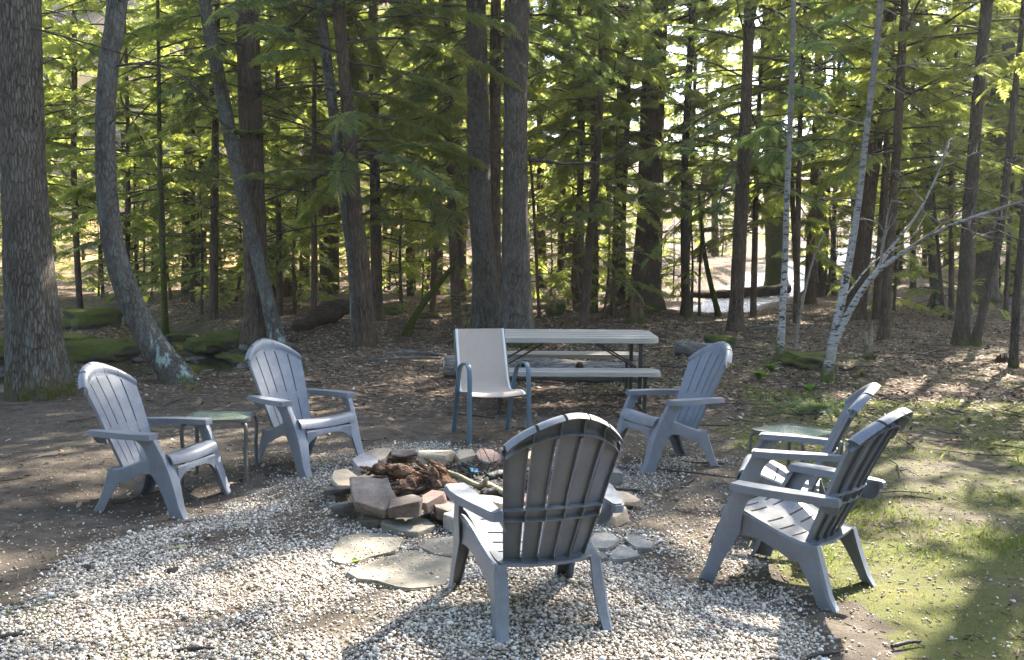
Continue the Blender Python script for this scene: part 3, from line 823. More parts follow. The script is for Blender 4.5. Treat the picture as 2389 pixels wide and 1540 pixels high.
# sling chair
px_, py_ = -.19, 7.78
t = thing('sling_chair', 'patio chair with tall beige fabric sling and blue grey steel arms, facing the fire ring', 'chair', (px_, py_, hz1(px_, py_) + .002), -2.80)
prof = [(-.325, .945), (-.30, .86), (-.25, .70), (-.205, .55), (-.175, .45), (-.14, .405), (-.08, .395), (.05, .41), (.16, .42), (.215, .412), (.235, .395)]
TT = np.linspace(0, 1, 30); yz = lerp_curve(prof, TT)
rows = []
for i in range(30):
    w = np.interp(yz[i, 1], [.38, .5, .95], [.232, .222, .218])
    rows.append([(u * w, yz[i, 0] - .012 * (1 - u * u) * (1 if yz[i, 1] > .45 else .0), yz[i, 1] - (.014 * (1 - u * u) if yz[i, 1] < .45 else 0)) for u in np.linspace(-1, 1, 11)])
sl = link('sling', bm_mesh('sling', sheet(rows, .004), M['sling'], 50), t)
for s in (-1, 1):
    bm = flatbar([(s * np.interp(z, [.38, .5, .95], [.237, .227, .222]), y, z) for y, z in yz], (1, 0, 0), .011, .011)
    link('piping', bm_mesh('piping', bm, M['piping'], 50), sl)
    bm = flatbar([(s * np.interp(z, [.38, .5, .95], [.248, .240, .234]), y - .012, z - .006) for y, z in yz], (1, 0, 0), .012, .011)
    link('seat_frame', bm_mesh('sling_seat_frame', bm, M['bronze'], 50), t)
    loop = [(s * .272, .265, 0), (s * .27, .262, .2), (s * .268, .258, .45), (s * .268, .250, .60), (s * .268, .215, .655), (s * .268, .15, .672), (s * .268, .06, .662), (s * .268, -.03, .625), (s * .266, -.09, .53), (s * .262, -.17, .32), (s * .258, -.275, 0)]
    bm = flatbar(lerp_curve(loop, np.linspace(0, 1, 48)), (1, 0, 0), .021, .010)
    link('arm_and_leg_frame', bm_mesh('sling_arm_frame', bm, M['bluesteel'], 50), t)
bm = flatbar([(x, .20, .385) for x in np.linspace(-.265, .265, 4)], (0, 1, 0), .011, .011); add_bm(bm, flatbar([(x, -.16, .395) for x in np.linspace(-.262, .262, 4)], (0, 1, 0), .011, .011))
link('crossbar', bm_mesh('sling_crossbar', bm, M['bronze'], 50), t)

# two small glass-topped side tables
def rrect(w, d, r, n=5):
    P = []
    for cx, cy, a0 in ((w - r, d - r, 0), (-w + r, d - r, PI / 2), (-w + r, -d + r, PI), (w - r, -d + r, 1.5 * PI)):
        for k in range(n + 1):
            a = a0 + PI / 2 * k / n; P.append((cx + r * math.cos(a), cy + r * math.sin(a)))
    return P
def ring_bm(outer, inner, z0, z1):
    bm = bmesh.new(); n = len(outer)
    a = [[bm.verts.new((x, y, z)) for x, y in o] for o, z in ((outer, z0), (outer, z1), (inner, z1), (inner, z0))]
    for k in range(4):
        for i in range(n): bm.faces.new((a[k][i], a[k][(i + 1) % n], a[(k + 1) % 4][(i + 1) % n], a[(k + 1) % 4][i]))
    return bm
bt = bmesh.new(); prism_bm(bt, rrect(.208, .208, .04), .438, .4445); me_glass = bm_mesh('side_table_glass', bt, M['glass'], 40)
me_rim = bm_mesh('side_table_rim', ring_bm(rrect(.226, .226, .055), rrect(.207, .207, .04), .428, .449), M['bronze'], 40)
me_legs = []
for sx in (-1, 1):
    for sy in (-1, 1):
        pth = lerp_curve([(sx * .17, sy * .17, .428), (sx * .205, sy * .205, .412), (sx * .214, sy * .214, .36), (sx * .208, sy * .208, .2), (sx * .215, sy * .215, 0)], np.linspace(0, 1, 20))
        me_legs.append(bm_mesh('side_table_leg', flatbar(pth, (sy, -sx, 0), .013, .010), M['bronze'], 50))
for (x, y), rz, lab in (((-2.06, 6.18), .12, 'small dark framed side table with green glass top, between the two pale grey chairs'),
                        ((1.96, 6.0), .62, 'small dark framed side table with reflecting glass top, at the edge of the mossy lawn')):
    t = thing('side_table', lab, 'side table', (x, y, hz1(x, y) + .002), rz, 'glass topped side tables')
    link('glass_top', me_glass, t); link('rim', me_rim, t)
    for me in me_legs: link('leg', me, t)

# picnic table
x, y = .60, 9.5
t = thing('picnic_table', 'long beige plastic picnic table with two benches on black steel legs', 'picnic table', (x, y, hz1(x, y) + .015), R(1.5), tilt=(R(3.6), 0))
def slab(w, d, r, z0, z1, grooves):
    bm = bmesh.new(); prism_bm(bm, rrect(w, d, r, 6), z0, z1, .010)
    for k in range(1, grooves):
        yy = -d + 2 * d * k / grooves
        box_bm(bm, (0, yy, z1 + .0015), (2 * w - .06, .008, .005), bev=.002)
    return bm
link('tabletop', bm_mesh('picnic_tabletop', slab(.93, .385, .12, .690, .740, 5), M['tabletop'], 40), t)
for s in (-1, 1):
    b = link('bench', bm_mesh('picnic_bench', slab(.885, .135, .075, .400, .442, 3), M['tabletop'], 40), t, (0, s * .60, 0))
for sx in (-1, 1):
    bm = bmesh.new(); X = sx * .74
    for s in (-1, 1): box_bm(bm, (X, s * .30, .34), (.038, .038, .68), bev=.004)
    box_bm(bm, (X, 0, .670), (.036, .62, .036), bev=.004); box_bm(bm, (X, 0, .375), (.036, 1.36, .036), bev=.004)
    for s in (-1, 1):
        box_bm(bm, (X, s * .60, .2), (.034, .034, .38), bev=.004)
    box_bm(bm, (X, 0, .018), (.036, 1.30, .034), bev=.004)
    link('leg_frame', bm_mesh('picnic_leg_frame', bm, M['blacksteel'], 40), t)
    for s in (-1, 1):
        bm = flatbar([(X - sx * .02, s * .22, .40), (X - sx * .25, s * .21, .53), (X - sx * .50, s * .2, .682)], (0, 1, 0), .013, .009)
        link('brace', bm_mesh('picnic_brace', bm, M['blacksteel'], 40), t)

# ------------------------------------------------------------------ stones
def rock_mesh(name, w, d, h, mat, seed, flat=.7, rough=.012, cuts=2):
    r = random.Random(seed); bm = bmesh.new()
    n = r.randint(5, 7)
    ang = sorted((i + r.uniform(-.42, .42)) / n * 2 * PI for i in range(n))
    rad = [r.uniform(.78, 1.12) for _ in range(n)]
    p = r.uniform(2.4, 3.6); gx_, gy_ = r.uniform(-.3, .3), r.uniform(-.3, .3)
    for a, q in zip(ang, rad):
        c, s_ = math.cos(a), math.sin(a); k = q / (abs(c) ** p + abs(s_) ** p) ** (1 / p)
        for zz, sh in ((r.uniform(-.5, -.34), r.uniform(.82, 1.)), (r.uniform(.1, .3), r.uniform(.93, 1.02)), (r.uniform(.38, .5), r.uniform(.92, 1.))):
            bm.verts.new((c * k * w / 2 * sh, s_ * k * d / 2 * sh, zz * h + (gx_ * c + gy_ * s_) * k * h * (zz > 0)))
    bmesh.ops.convex_hull(bm, input=list(bm.verts))
    for v in [v for v in bm.verts if not v.link_faces]: bm.verts.remove(v)
    bmesh.ops.dissolve_limit(bm, angle_limit=R(9), verts=list(bm.verts), edges=list(bm.edges))
    bmesh.ops.bevel(bm, geom=list(bm.edges), offset=min(h, .12) * .03, segments=1, affect='EDGES')
    bmesh.ops.triangulate(bm, faces=list(bm.faces))
    bmesh.ops.subdivide_edges(bm, edges=[e for e in bm.edges if e.calc_length() > .04], cuts=cuts, use_grid_fill=True)
    bmesh.ops.triangulate(bm, faces=list(bm.faces))
    off = Vector((seed * 1.7, seed * .9, seed * 2.3)); sc = 5.5
    co = np.array([v.co[:] for v in bm.verts]); lo, hi = co.min(0), co.max(0); sz = np.array([w, d, h]) / (hi - lo)
    for v in bm.verts: v.co = Vector(((v.co - Vector((lo + hi) / 2)) * Vector(sz)) if False else [(v.co[k_] - (lo[k_] + hi[k_]) / 2) * sz[k_] for k_ in range(3)])
    for v in bm.verts:
        nz = mnoise.noise_vector(v.co * sc + off)
        nb = mnoise.noise(v.co * 11 + off)
        v.co *= 1 - .10 * max(0, nb - .12) * min(1, .12 / max(h, .05))
        v.co += Vector((nz.x, nz.y, nz.z * .6)) * rough * min(1, h / .12) + Vector((0, 0, mnoise.noise(v.co * 16 + off) * rough * .25))
    return bm_mesh(name, bm, mat, 20)

def boulder_mesh(name, w, d, h, mat, seed):
    bm = bmesh.new(); bmesh.ops.create_icosphere(bm, subdivisions=4, radius=1); off = Vector((seed * 1.3, seed * 2.1, seed * .7))
    for v in bm.verts:
        p = v.co.copy(); q = Vector((abs(p.x) ** .75 * (1 if p.x > 0 else -1), abs(p.y) ** .75 * (1 if p.y > 0 else -1), abs(p.z) ** .8 * (1 if p.z > 0 else -1)))
        k = 1 + .38 * mnoise.noise(p * 1.3 + off) + .16 * mnoise.noise(p * 3.5 + off) + .06 * mnoise.noise(p * 9 + off)
        v.co = Vector((q.x * w / 2 * k, q.y * d / 2 * k, q.z * h / 2 * k))
    return bm_mesh(name, bm, mat, 180)

def cp(x, y): return .3516 * x + 715.6, .3516 * y + 995.6      # crop pixels to picture pixels
RING = [
    # l, r, bottom, base height, thickness, depth, yaw, tilt, material, label
    (720, 975, 262, .06, .115, .34, .04, 0, 'rock_tan', 'long flat tan stone on the far rim of the fire ring, sunlit cream top'),
    (978, 1130, 265, .05, .125, .27, -.1, 0, 'rock_tan', 'squarish tan stone on the far rim, between the long cream slab and the pink lump'),
    (1128, 1295, 290, .03, .16, .24, .2, .1, 'rock_pink', 'lumpy pinkish red stone on the far rim beside the dry brush'),
    (1290, 1420, 262, .04, .13, .26, .3, 0, 'rock_pink', 'reddish stone on the far rim, seen through the slits of the nearest chair'),
    (1430, 1620, 270, .0, .13, .26, -.2, 0, 'rock_tan', 'tan stone on the far rim hidden behind the nearest chair back'),
    (1640, 1830, 300, .0, .14, .26, -.4, 0, 'rock_grey', 'grey stone of the far rim, right behind the nearest chair back'),
    (552, 722, 252, .02, .075, .24, .05, 0, 'rock_purple', 'purple grey block under the thin slab, left of the long cream stone'),
    (545, 718, 205, .10, .035, .26, .1, 0, 'rock_purple', 'thin dark purple slab lying on a purple block at the far left rim'),
    (375, 560, 268, .03, .13, .3, .5, .1, 'rock_tan', 'tan pink slab tilted at the far left of the ring, behind the rotten wood'),
    (272, 475, 345, .10, .15, .24, -.15, .25, 'rock_lilac', 'smooth lilac grey boulder standing at the left rim of the ring'),
    (135, 345, 405, .11, .06, .34, .35, .08, 'rock_tan', 'tan slab with grey edge at the outer left of the ring'),
    (285, 525, 385, .16, .045, .22, .3, .05, 'rock_green', 'thin greenish slab wedged behind the largest brown stone'),
    (105, 300, 462, .07, .06, .34, .1, 0, 'rock_dark', 'thin dark slab jutting out at the far left end of the ring'),
    (108, 250, 510, .0, .055, .24, .2, 0, 'rock_green', 'low greenish stone under the jutting dark slab'),
    (170, 420, 612, .0, .13, .30, -.1, 0, 'rock_dark', 'sooty base stone under the largest brown slab'),
    (225, 612, 555, .12, .13, .26, .12, .34, 'rock_purple', 'largest stone of the ring, broad purple brown slab tilted to the front'),
    (338, 545, 662, .0, .115, .22, .35, .1, 'rock_purple', 'rough grey brown stone leaning low between sooty base stone and purple pebble'),
    (360, 482, 695, .0, .07, .13, .5, 0, 'rock_purple', 'small rounded purple stone lying in front of the ring on gravel'),
    (530, 752, 592, .11, .125, .22, .06, .1, 'rock_purple', 'blocky brown stone on the near rim, right of the largest slab'),
    (545, 802, 660, .0, .105, .26, -.05, 0, 'rock_dark', 'dark sooty stone under the blocky brown one on the near rim'),
    (755, 892, 555, .11, .10, .17, -.5, .2, 'rock_pink', 'small red brown stone on top of the near rim, scorched at its upper end'),
    (808, 985, 612, .06, .12, .22, -.35, .1, 'rock_purple', 'dark purple stone with a white streak, left of the nearest chair arm'),
    (520, 622, 664, .0, .045, .09, .2, 0, 'rock_tan', 'small orange tan stone resting at the foot of the near rim'),
    (462, 832, 740, .0, .075, .25, -.12, 0, 'rock_green', 'flat grey green slab on the ground before the near rim'),
    (900, 1090, 715, .0, .14, .24, .2, .1, 'rock_lilac', 'whitish grey stone partly behind the front leg of the nearest chair'),
    (1110, 1360, 535, .17, .05, .24, .05, 0, 'rock_tan', 'flat tan stone on the near rim, between chair arm and chair back'),
    (1090, 1340, 620, .0, .16, .28, -.1, 0, 'rock_purple', 'brown base stone below the flat tan rim stone'),
    (1340, 1600, 600, .0, .15, .28, .1, 0, 'rock_pink', 'reddish base stone hidden behind the seat of the nearest chair'),
    (1590, 1860, 585, .0, .14, .3, .2, 0, 'rock_grey', 'grey base stone at the right of the ring behind the nearest chair'),
    (1900, 2125, 415, .0, .18, .24, 1.0, .1, 'rock_grey', 'grey upright stone at the right rim, peeping past the chair back'),
    (1960, 2225, 528, .03, .05, .34, .35, 0, 'rock_tan', 'pale tan slab pointing right, at the right end of the ring'),
    (1955, 2145, 672, .0, .13, .27, -.15, 0, 'rock_tan', 'buff block on gravel at the right of the ring'),
]
for i, (l, r_, b, z0, h, d, yaw, tilt, mt, lab) in enumerate(RING):
    cx_, by = cp((l + r_) / 2, b)
    p = at_z(cx_, by, z0)
    w = (r_ - l) * .3516 * p[1] / F_
    rr_ = random.Random(i * 7 + 1)
    h *= .88 if h < .1 else .78; me = rock_mesh('ring_stone', w * 1.04, d, h, M[mt], i + 3)
    o = link('ring_stone', me, None, (p[0], p[1] + d / 2 * .9, z0 * .92 + h / 2), (tilt * 1.1 + rr_.uniform(-.07, .1), rr_.uniform(-.13, .13), yaw + rr_.uniform(-.15, .15)))
    tag(o, lab, 'stone', 'stones of the fire ring')

def flag(px, lab, mt, h=.03, seed=0):
    P = [Vector((*at_z(x, y, h)[:2], 0)) for x, y in px]
    c = sum(P, Vector()) / len(P)
    bm = bmesh.new()
    R_ = random.Random(seed); out = []
    for i in range(len(P)):
        a, b = P[i], P[(i + 1) % len(P)]
        out.append(a)
        m = max(1, int((b - a).length / .06))
        for k in range(1, m): out.append(a.lerp(b, k / m) + Vector((R_.uniform(-.009, .009), R_.uniform(-.009, .009), 0)))
    ol = [(v.x - c.x, v.y - c.y) for v in out]
    bmc = bmesh.new(); prism_bm(bmc, ol, -.02, h, .006)
    bmesh.ops.triangulate(bmc, faces=list(bmc.faces))
    bmesh.ops.subdivide_edges(bmc, edges=[e for e in bmc.edges if e.calc_length() > .08], cuts=2, use_grid_fill=True)
    for v in bmc.verts:
        if v.co.z > h * .5: v.co.z += mnoise.noise(Vector((v.co.x * 7, v.co.y * 7, seed))) * .006 + mnoise.noise(Vector((v.co.x * 25, v.co.y * 25, seed))) * .002
    bm.free()
    return tag(link('flagstone', bm_mesh('flagstone', bmc, M[mt], 30), None, (c.x, c.y, hz1(c.x, c.y))), lab, 'flagstone', 'flagstones laid before the fire ring')
def cps(L): return [cp(*q) for q in L]
flag(cps([(150, 885), (215, 745), (330, 712), (480, 708), (648, 742), (612, 800), (590, 830), (420, 870), (250, 920)]), 'irregular grey flagstone nearest the ring front, a green moss tuft at its edge', 'rock_green', .022, 1)
flag(cps([(258, 975), (345, 935), (440, 905), (620, 855), (700, 828), (850, 862), (985, 880), (1010, 960), (985, 1030), (850, 1075), (690, 1090), (590, 1075), (470, 1030), (330, 1020)]), 'large cracked grey flagstone lying in gravel, left of the nearest chair front leg', 'rock_green', .022, 2)
flag(cps([(725, 795), (800, 750), (900, 732), (1060, 740), (1150, 790), (1150, 860), (980, 878), (850, 850)]), 'smaller grey flagstone partly behind the front leg of the nearest chair', 'rock_green', .022, 3)
flag(cps([(1180, 770), (1300, 735), (1420, 745), (1450, 830), (1330, 900), (1200, 880)]), 'grey flagstone under the seat of the nearest chair', 'rock_grey', .022, 4)
flag(cps([(1880, 740), (1905, 702), (1990, 698), (2082, 745), (2050, 785), (2000, 808), (1885, 800)]), 'grey flagstone right of the nearest chair, touching its rear leg', 'rock_grey', .022, 5)
flag(cps([(2002, 850), (2020, 812), (2090, 765), (2160, 790), (2222, 850), (2120, 868), (2030, 880)]), 'cracked grey flagstone further right, pointing at the small outlying stone', 'rock_grey', .022, 6)
flag(cps([(2095, 722), (2150, 702), (2240, 715), (2312, 755), (2290, 790), (2190, 792)]), 'small outlying grey flagstone at the right end of the row', 'rock_grey', .022, 7)
flag(cps([(1880, 880), (1890, 825), (1990, 835), (2000, 875), (1940, 890)]), 'small grey flagstone fragment beside the rear leg of the nearest chair', 'rock_grey', .022, 8)

# the hearth: ash, wood, sticks
n = 40; bm = bmesh.new()
rows = []
for k in range(9):
    q = k / 8
    rows.append([(PIT[0] + q * .80 * math.cos(a), PIT[1] + q * .80 * math.sin(a), .075 - .055 * q ** 3 + .02 * mnoise.noise(Vector((q * 6 * math.cos(a), q * 6 * math.sin(a), 0)))) for a in np.linspace(0, 2 * PI, n + 1)])
bm = sheet(rows, 0)
tag(link('ash_bed', bm_mesh('ash_bed', bm, M['ash'], 60)), 'black bed of ash inside the stone fire ring', 'ash')
m = 700
a = rng.uniform(0, 2 * PI, m); q = np.sqrt(rng.uniform(0, 1, m)) * .68
s = np.stack([rng.lognormal(-4.0, .45, m), rng.lognormal(-4.9, .4, m), rng.lognormal(-5., .4, m)], 1)
V, Fc = scatter(CV, CF, np.stack([PIT[0] + q * np.cos(a), PIT[1] + q * np.sin(a), .07 + rng.uniform(0, .02, m)], 1), randrot(m, .3), s)
stuff('charcoal', mesh_np('charcoal', V, Fc, M['char']), 'black charcoal bits scattered over the ash bed', 'charcoal')

def gnarl(name, pts, r, mat, seed, n=14, amp=.35, freq=9., flat=1.):
    P = lerp_curve(pts, np.linspace(0, 1, 26)); rr = np.interp(np.linspace(0, 1, 26), np.linspace(0, 1, len(r)), r)
    V, Q = tube(P, rr, n)
    ctr = np.repeat(P, n, 0)
    out = []
    for v, c in zip(V, ctr):
        d = v - c
        k = 1 + amp * mnoise.noise(Vector((v[0] * freq + seed, v[1] * freq, v[2] * freq * 1.6))) + amp * .5 * mnoise.noise(Vector((v[0] * freq * 3.1, v[1] * freq * 3.1 + seed, v[2] * freq * 3.1)))
        d = d * k; d[2] *= flat
        out.append(c + d)
    V = np.array(out)
    # close the ends
    V = np.vstack([V, P[:1], P[-1:]]); e0, e1 = len(V) - 2, len(V) - 1
    j = np.arange(n); L = (len(P) - 1) * n
    cap0 = np.stack([np.full(n // 2, e0), j[1::2] % n, j[0::2], (j[0::2] - 1) % n], 1)
    cap1 = np.stack([np.full(n // 2, e1), L + (j[0::2] - 1) % n, L + j[0::2], L + j[1::2] % n], 1)
    return mesh_np(name, V, np.vstack([Q, cap0, cap1]), mat, True)
def splinters(pts, r0, n, L, seed, mat, name, label):
    r = np.random.default_rng(seed); P = lerp_curve(pts, np.linspace(0, 1, 40)); parts = []
    for k in range(n):
        i = r.integers(0, 36); b = P[i] + r.normal(0, r0 * .55, 3); d = P[i + 3] - P[i]; d = d / np.linalg.norm(d) + r.normal(0, .28, 3); l = L * r.uniform(.4, 1.2)
        w = r.uniform(.006, .02); V, Q = tube([b - d * l * .5, b - d * l * .2, b + d * l * .2 + r.normal(0, .006, 3), b + d * l * .5], [w * .3, w, w * .8, .002], 5); parts.append((V, Q))
    V, Q = join(parts); return V, Q
def pp(x, y, z): return tuple(at_z(*cp(x, y), z))
def world_obj(name, pts, r, mat, seed, label, cat, **k):
    c = np.mean(np.array(pts), 0); c[2] = min(p[2] for p in pts)
    me = gnarl(name, [tuple(np.array(p) - c) for p in pts], r, mat, seed, **k)
    if name.startswith('rotten'):
        V, Q = splinters([tuple(np.array(p) - c) for p in pts], max(r), 34, .12, seed, mat, name, label)
        bm = bmesh.new(); bm.from_mesh(me); m2 = mesh_np('t', V, Q, mat); bm.from_mesh(m2); bm.to_mesh(me); bm.free(); bpy.data.meshes.remove(m2)
    return tag(link(name, me, None, tuple(c)), label, cat)
world_obj('rotten_log', [pp(455, 280, .24), pp(560, 285, .22), pp(660, 310, .20), pp(790, 345, .15)], [.04, .05, .06, .045], M['wood_rot'], 1, 'crumbling red brown rotten log lying inside the fire ring', 'rotten wood', amp=.4, freq=10., flat=.75)
world_obj('rotten_wood', [pp(800, 300, .24), pp(850, 340, .20), pp(880, 380, .16), pp(930, 400, .12)], [.04, .07, .075, .06], M['wood_rot'], 4, 'torn rotten stump piece standing upright in the fire ring', 'rotten wood', amp=.8, freq=9.)
world_obj('rotten_wood', [pp(610, 420, .13), pp(680, 400, .14), pp(760, 380, .14)], [.05, .06, .05], M['wood_rot'], 7, 'small crumbled piece of rotten wood below the rotten log', 'rotten wood', amp=.7, freq=11.)
world_obj('dead_root', [pp(650, 455, .12), pp(740, 425, .15), pp(830, 365, .18)], [.012, .018, .026], M['wood_dark'], 9, 'thin brown root stick lying across the near side of the hearth', 'stick', amp=.3, freq=14.)
st = thing('forked_stick', 'pale greenish forked stick lying across the black ash', 'stick', pp(1100, 370, .12))
bl = np.array(st.location)
for nm, pts, rr in (('main_branch', [pp(900, 295, .17), pp(1000, 325, .15), pp(1080, 365, .13), pp(1150, 395, .12), pp(1180, 375, .14), pp(1250, 410, .13), pp(1330, 450, .11)], [.016, .018, .018, .02, .024, .022, .02]), ('fork', [pp(1190, 385, .15), pp(1185, 360, .19), pp(1195, 345, .22)], [.016, .016, .014])):
    link(nm, gnarl('forked_stick_' + nm, [tuple(np.array(p) - bl) for p in pts], rr, M['stick'], 3, n=8, amp=.2, freq=20.), st)
for k, (a_, b_, lab) in enumerate((((1160, 455, .10), (1345, 440, .10), 'charred log at the near edge of the ash bed'), ((870, 460, .14), (985, 455, .14), 'short charred log behind the small red brown rim stone'), ((1200, 340, .09), (1330, 320, .09), 'charred branch at the far side of the ash bed'))):
    A_, B_ = np.array(pp(*a_)), np.array(pp(*b_))
    world_obj('charred_log', [tuple(A_), tuple((A_ + B_) / 2 + [0, 0, .012]), tuple(B_)], [.03, .034, .028], M['char'], 20 + k, lab, 'charred wood', amp=.25, freq=12.)
p = pp(1105, 305, .10); bm = bmesh.new()
rows = [[(.06 * (u - .5), .05 * (v - .5), .03 * mnoise.noise(Vector((u * 5, v * 5, 2))) + .02) for u in np.linspace(0, 1, 6)] for v in np.linspace(0, 1, 5)]
tag(link('wrapper', bm_mesh('wrapper', sheet(rows, .002), M['wrapper'], 30), None, p, (.3, .2, .4)), 'crumpled blue wrapper in the ash near the far rim', 'wrapper')
# dry brush in the ring
parts = []
for k in range(26):
    b = np.array(pp(1290, 320, .06)) + np.append(rng.normal(0, .05, 2), 0); d = np.array([rng.normal(-.1, .35), rng.normal(0, .3), rng.uniform(.25, .9)]); L = rng.uniform(.14, .34)
    parts.append(tube([b, b + d * L * .5 + rng.normal(0, .015, 3), b + d * L + rng.normal(0, .03, 3)], [.0026, .002, .001], 4))
V, Q = join(parts); b = np.array(pp(1290, 320, .06))
tag(link('dry_brush', mesh_np('dry_brush', V - b, Q, M['twig']), None, tuple(b)), 'wiry tuft of dry brush at the far rim beside the nearest chair back', 'dry brush')
# loose stones and sticks on the gravel
for k, (x, y, w, mt, lab) in enumerate(((208, 1330, .05, 'rock_dark', 'small dark brown stone alone on the bright gravel, the left one of two'), (405, 1338, .055, 'rock_dark', 'small dark pointed stone on the bright gravel, near the grey wood splinter'))):
    p = at_z(x, y, 0); tag(link('small_stone', rock_mesh('small_stone', w, w * .9, w * .8, M[mt], 90 + k, .3, .02), None, (p[0], p[1], hz1(p[0], p[1]) + w * .3)), lab, 'stone')
for k, (x0, y0, x1, y1, r_, lab) in enumerate(((0, 1488, 60, 1480, .011, 'charred stick at the lower left corner of the gravel'), (385, 1284, 440, 1274, .010, 'flat grey wood splinter on gravel below the left chair front leg'), (400, 1520, 500, 1512, .008, 'dark stick lying in gravel near the bottom edge'), (1880, 1535, 1960, 1522, .008, 'thin dark stick lying on thin grass at the lower right'), (2080, 1508, 2150, 1496, .007, 'short dark twig on the mossy soil at the lower right'), (900, 1455, 960, 1470, .008, 'dark bark strip in the gravel left of the nearest chair rear leg'), (430, 1265, 432, 1225, .004, 'pale upright twig standing by the left chair front leg'))):
    A_, B_ = at_z(x0, y0, .012), at_z(x1, y1, .012)
    if lab.startswith('pale upright'): B_ = A_ + np.array([.01, 0, .09]); A_[2] = 0
    world_obj('loose_stick', [tuple(A_), tuple((A_ + B_) / 2 + [0.01, .006, .004]), tuple(B_)], [r_, r_ * 1.2, r_ * .6], M['char'] if 'dark' in lab or 'charred' in lab else M['stick'], 40 + k, lab, 'stick', n=8, amp=.25, freq=14.)
# ------------------------------------------------------------------ trees
def frond(pairs, droop=.10, wide=.085, spread=.46):
    V = []; Q = []
    def kite(b, d, L, w):
        b = np.array(b); d = np.array(d) / np.linalg.norm(d); s = np.array([-d[1], d[0], 0]) * w
        i = len(V); m = b + d * L * .45; e = b + d * L; jz = (((i * 37) % 11) / 10 - .5) * w * 1.5; je = (((i * 53) % 7) / 6 - .5) * L * .3
        for p in (b, m - s + [0, 0, jz], e + [0, 0, je], m + s - [0, 0, jz]):
            p = np.array(p, float); p[2] -= droop * (p[0] ** 2 + 2.2 * p[1] ** 2); V.append(p)
        Q.append((i, i + 1, i + 2, i + 3))
    for k in range(pairs):
        t = .10 + .78 * k / (pairs - 1); L = spread * (1 - t) ** .65 * (.75 + .5 * ((k * 7) % 3) / 3)
        for s in (-1, 1):
            kite((t + (.03 if s > 0 else 0), 0, 0), (math.cos(.95), s * math.sin(.95), 0), L, wide * (.35 + .65 * L / spread) * .62)
    kite((.55, 0, 0), (1, 0, 0), .48, wide * .5)
    kite((.0, 0, 0), (1, 0, 0), .62, wide * .16)
    return np.array(V), np.array(Q)
FROND = {0: frond(9, wide=.06, spread=.36), 1: frond(7, wide=.08, spread=.38), 2: frond(5, wide=.115, spread=.42), 3: frond(3, wide=.20, spread=.5)}

def rand_tw(axis, h):
    return np.array([np.interp(h, axis[:, 2], axis[:, k]) for k in range(3)]).T if np.ndim(h) else np.array([np.interp(h, axis[:, 2], axis[:, k]) for k in range(3)])

def crown(axis, h0, h1, Lmax, per_m, r, lod=1, fr=(.20, .40), dens=30., droop=.10, bare_in=.32, split=None, prof=.8, az=None, updens=.13):
    """branches from height h0 to h1 on the axis; returns (foliage V,Q), (branch V,Q)"""
    leafP = []; leafR = []; leafS = []; br = []
    groups = {}
    h = h0
    while h < h1:
        q = (h - h0) / max(1e-6, h1 - h0)
        L = Lmax * (1 - q) ** prof * r.uniform(.6, 1.12) * min(1., .62 + 1.6 * q) + .25
        a = r.uniform(0, 2 * PI) if az is None else r.normal(az, .9)
        el = r.normal(.14, .24) + .25 * q
        p0 = rand_tw(axis, h)
        ss = np.linspace(0, 1, 7); wob = r.normal(0, .05)
        dirh = np.array([math.cos(a), math.sin(a), 0]); side = np.array([-dirh[1], dirh[0], 0])
        P = p0[None] + (dirh[None] * ss[:, None] + side[None] * (wob * np.sin(ss * 4))[:, None]) * L
        P[:, 2] += el * L * ss - (droop + .22) * L * ss ** 2 * (.4 + .9 * r.random())
        up = split is not None and h > split
        br.append(tube(P, .0095 * L * (1 - ss * .85) + .003, 3 if (up or lod > 1) else 4))
        d_ = dens * (updens if up else 1.)
        nf = max(3, int(L * d_))
        s = np.sort(r.uniform(bare_in, 1., nf)); s[-1] = .97
        i = np.minimum((s * 6).astype(int), 5); f = s * 6 - i
        B = P[i] * (1 - f)[:, None] + P[i + 1] * f[:, None]
        T = P[i + 1] - P[i]; T /= np.linalg.norm(T, axis=1, keepdims=True)
        sg = np.where(np.arange(nf) % 2, 1, -1) * r.uniform(.2, 1.25, nf); sg[-1] = r.normal(0, .2)
        c, sn = np.cos(sg), np.sin(sg)
        X = np.stack([T[:, 0] * c - T[:, 1] * sn, T[:, 0] * sn + T[:, 1] * c, T[:, 2] - r.uniform(.0, .28, nf)], 1)
        X /= np.linalg.norm(X, axis=1, keepdims=True)
        Z = np.array([0, 0, 1.])[None] + r.normal(0, .34, (nf, 3)); Y = np.cross(Z, X); Y /= np.linalg.norm(Y, axis=1, keepdims=True); Z = np.cross(X, Y)
        sc = r.uniform(fr[0], fr[1], nf) * (1.15 - .35 * s) * min(1.25, .6 + L * .3) * (2.0 if up else 1)
        g = 3 if up else lod
        G_ = groups.setdefault(g, ([], [], []))
        G_[0].append(B); G_[1].append(np.stack([X, Y, Z], 2)); G_[2].append(sc)
        h += r.exponential(1 / per_m) * (1.6 if up else 1) * .5 + .5 / per_m
    out = []
    for g, (B, Rm, sc) in groups.items():
        V0, Q0 = FROND[g]; B = np.concatenate(B); sc = np.concatenate(sc)
        out.append(scatter(V0, Q0, B, np.concatenate(Rm), np.repeat(sc[:, None], 3, 1)))
    return (join(out) if out else None), (join(br) if br else None)

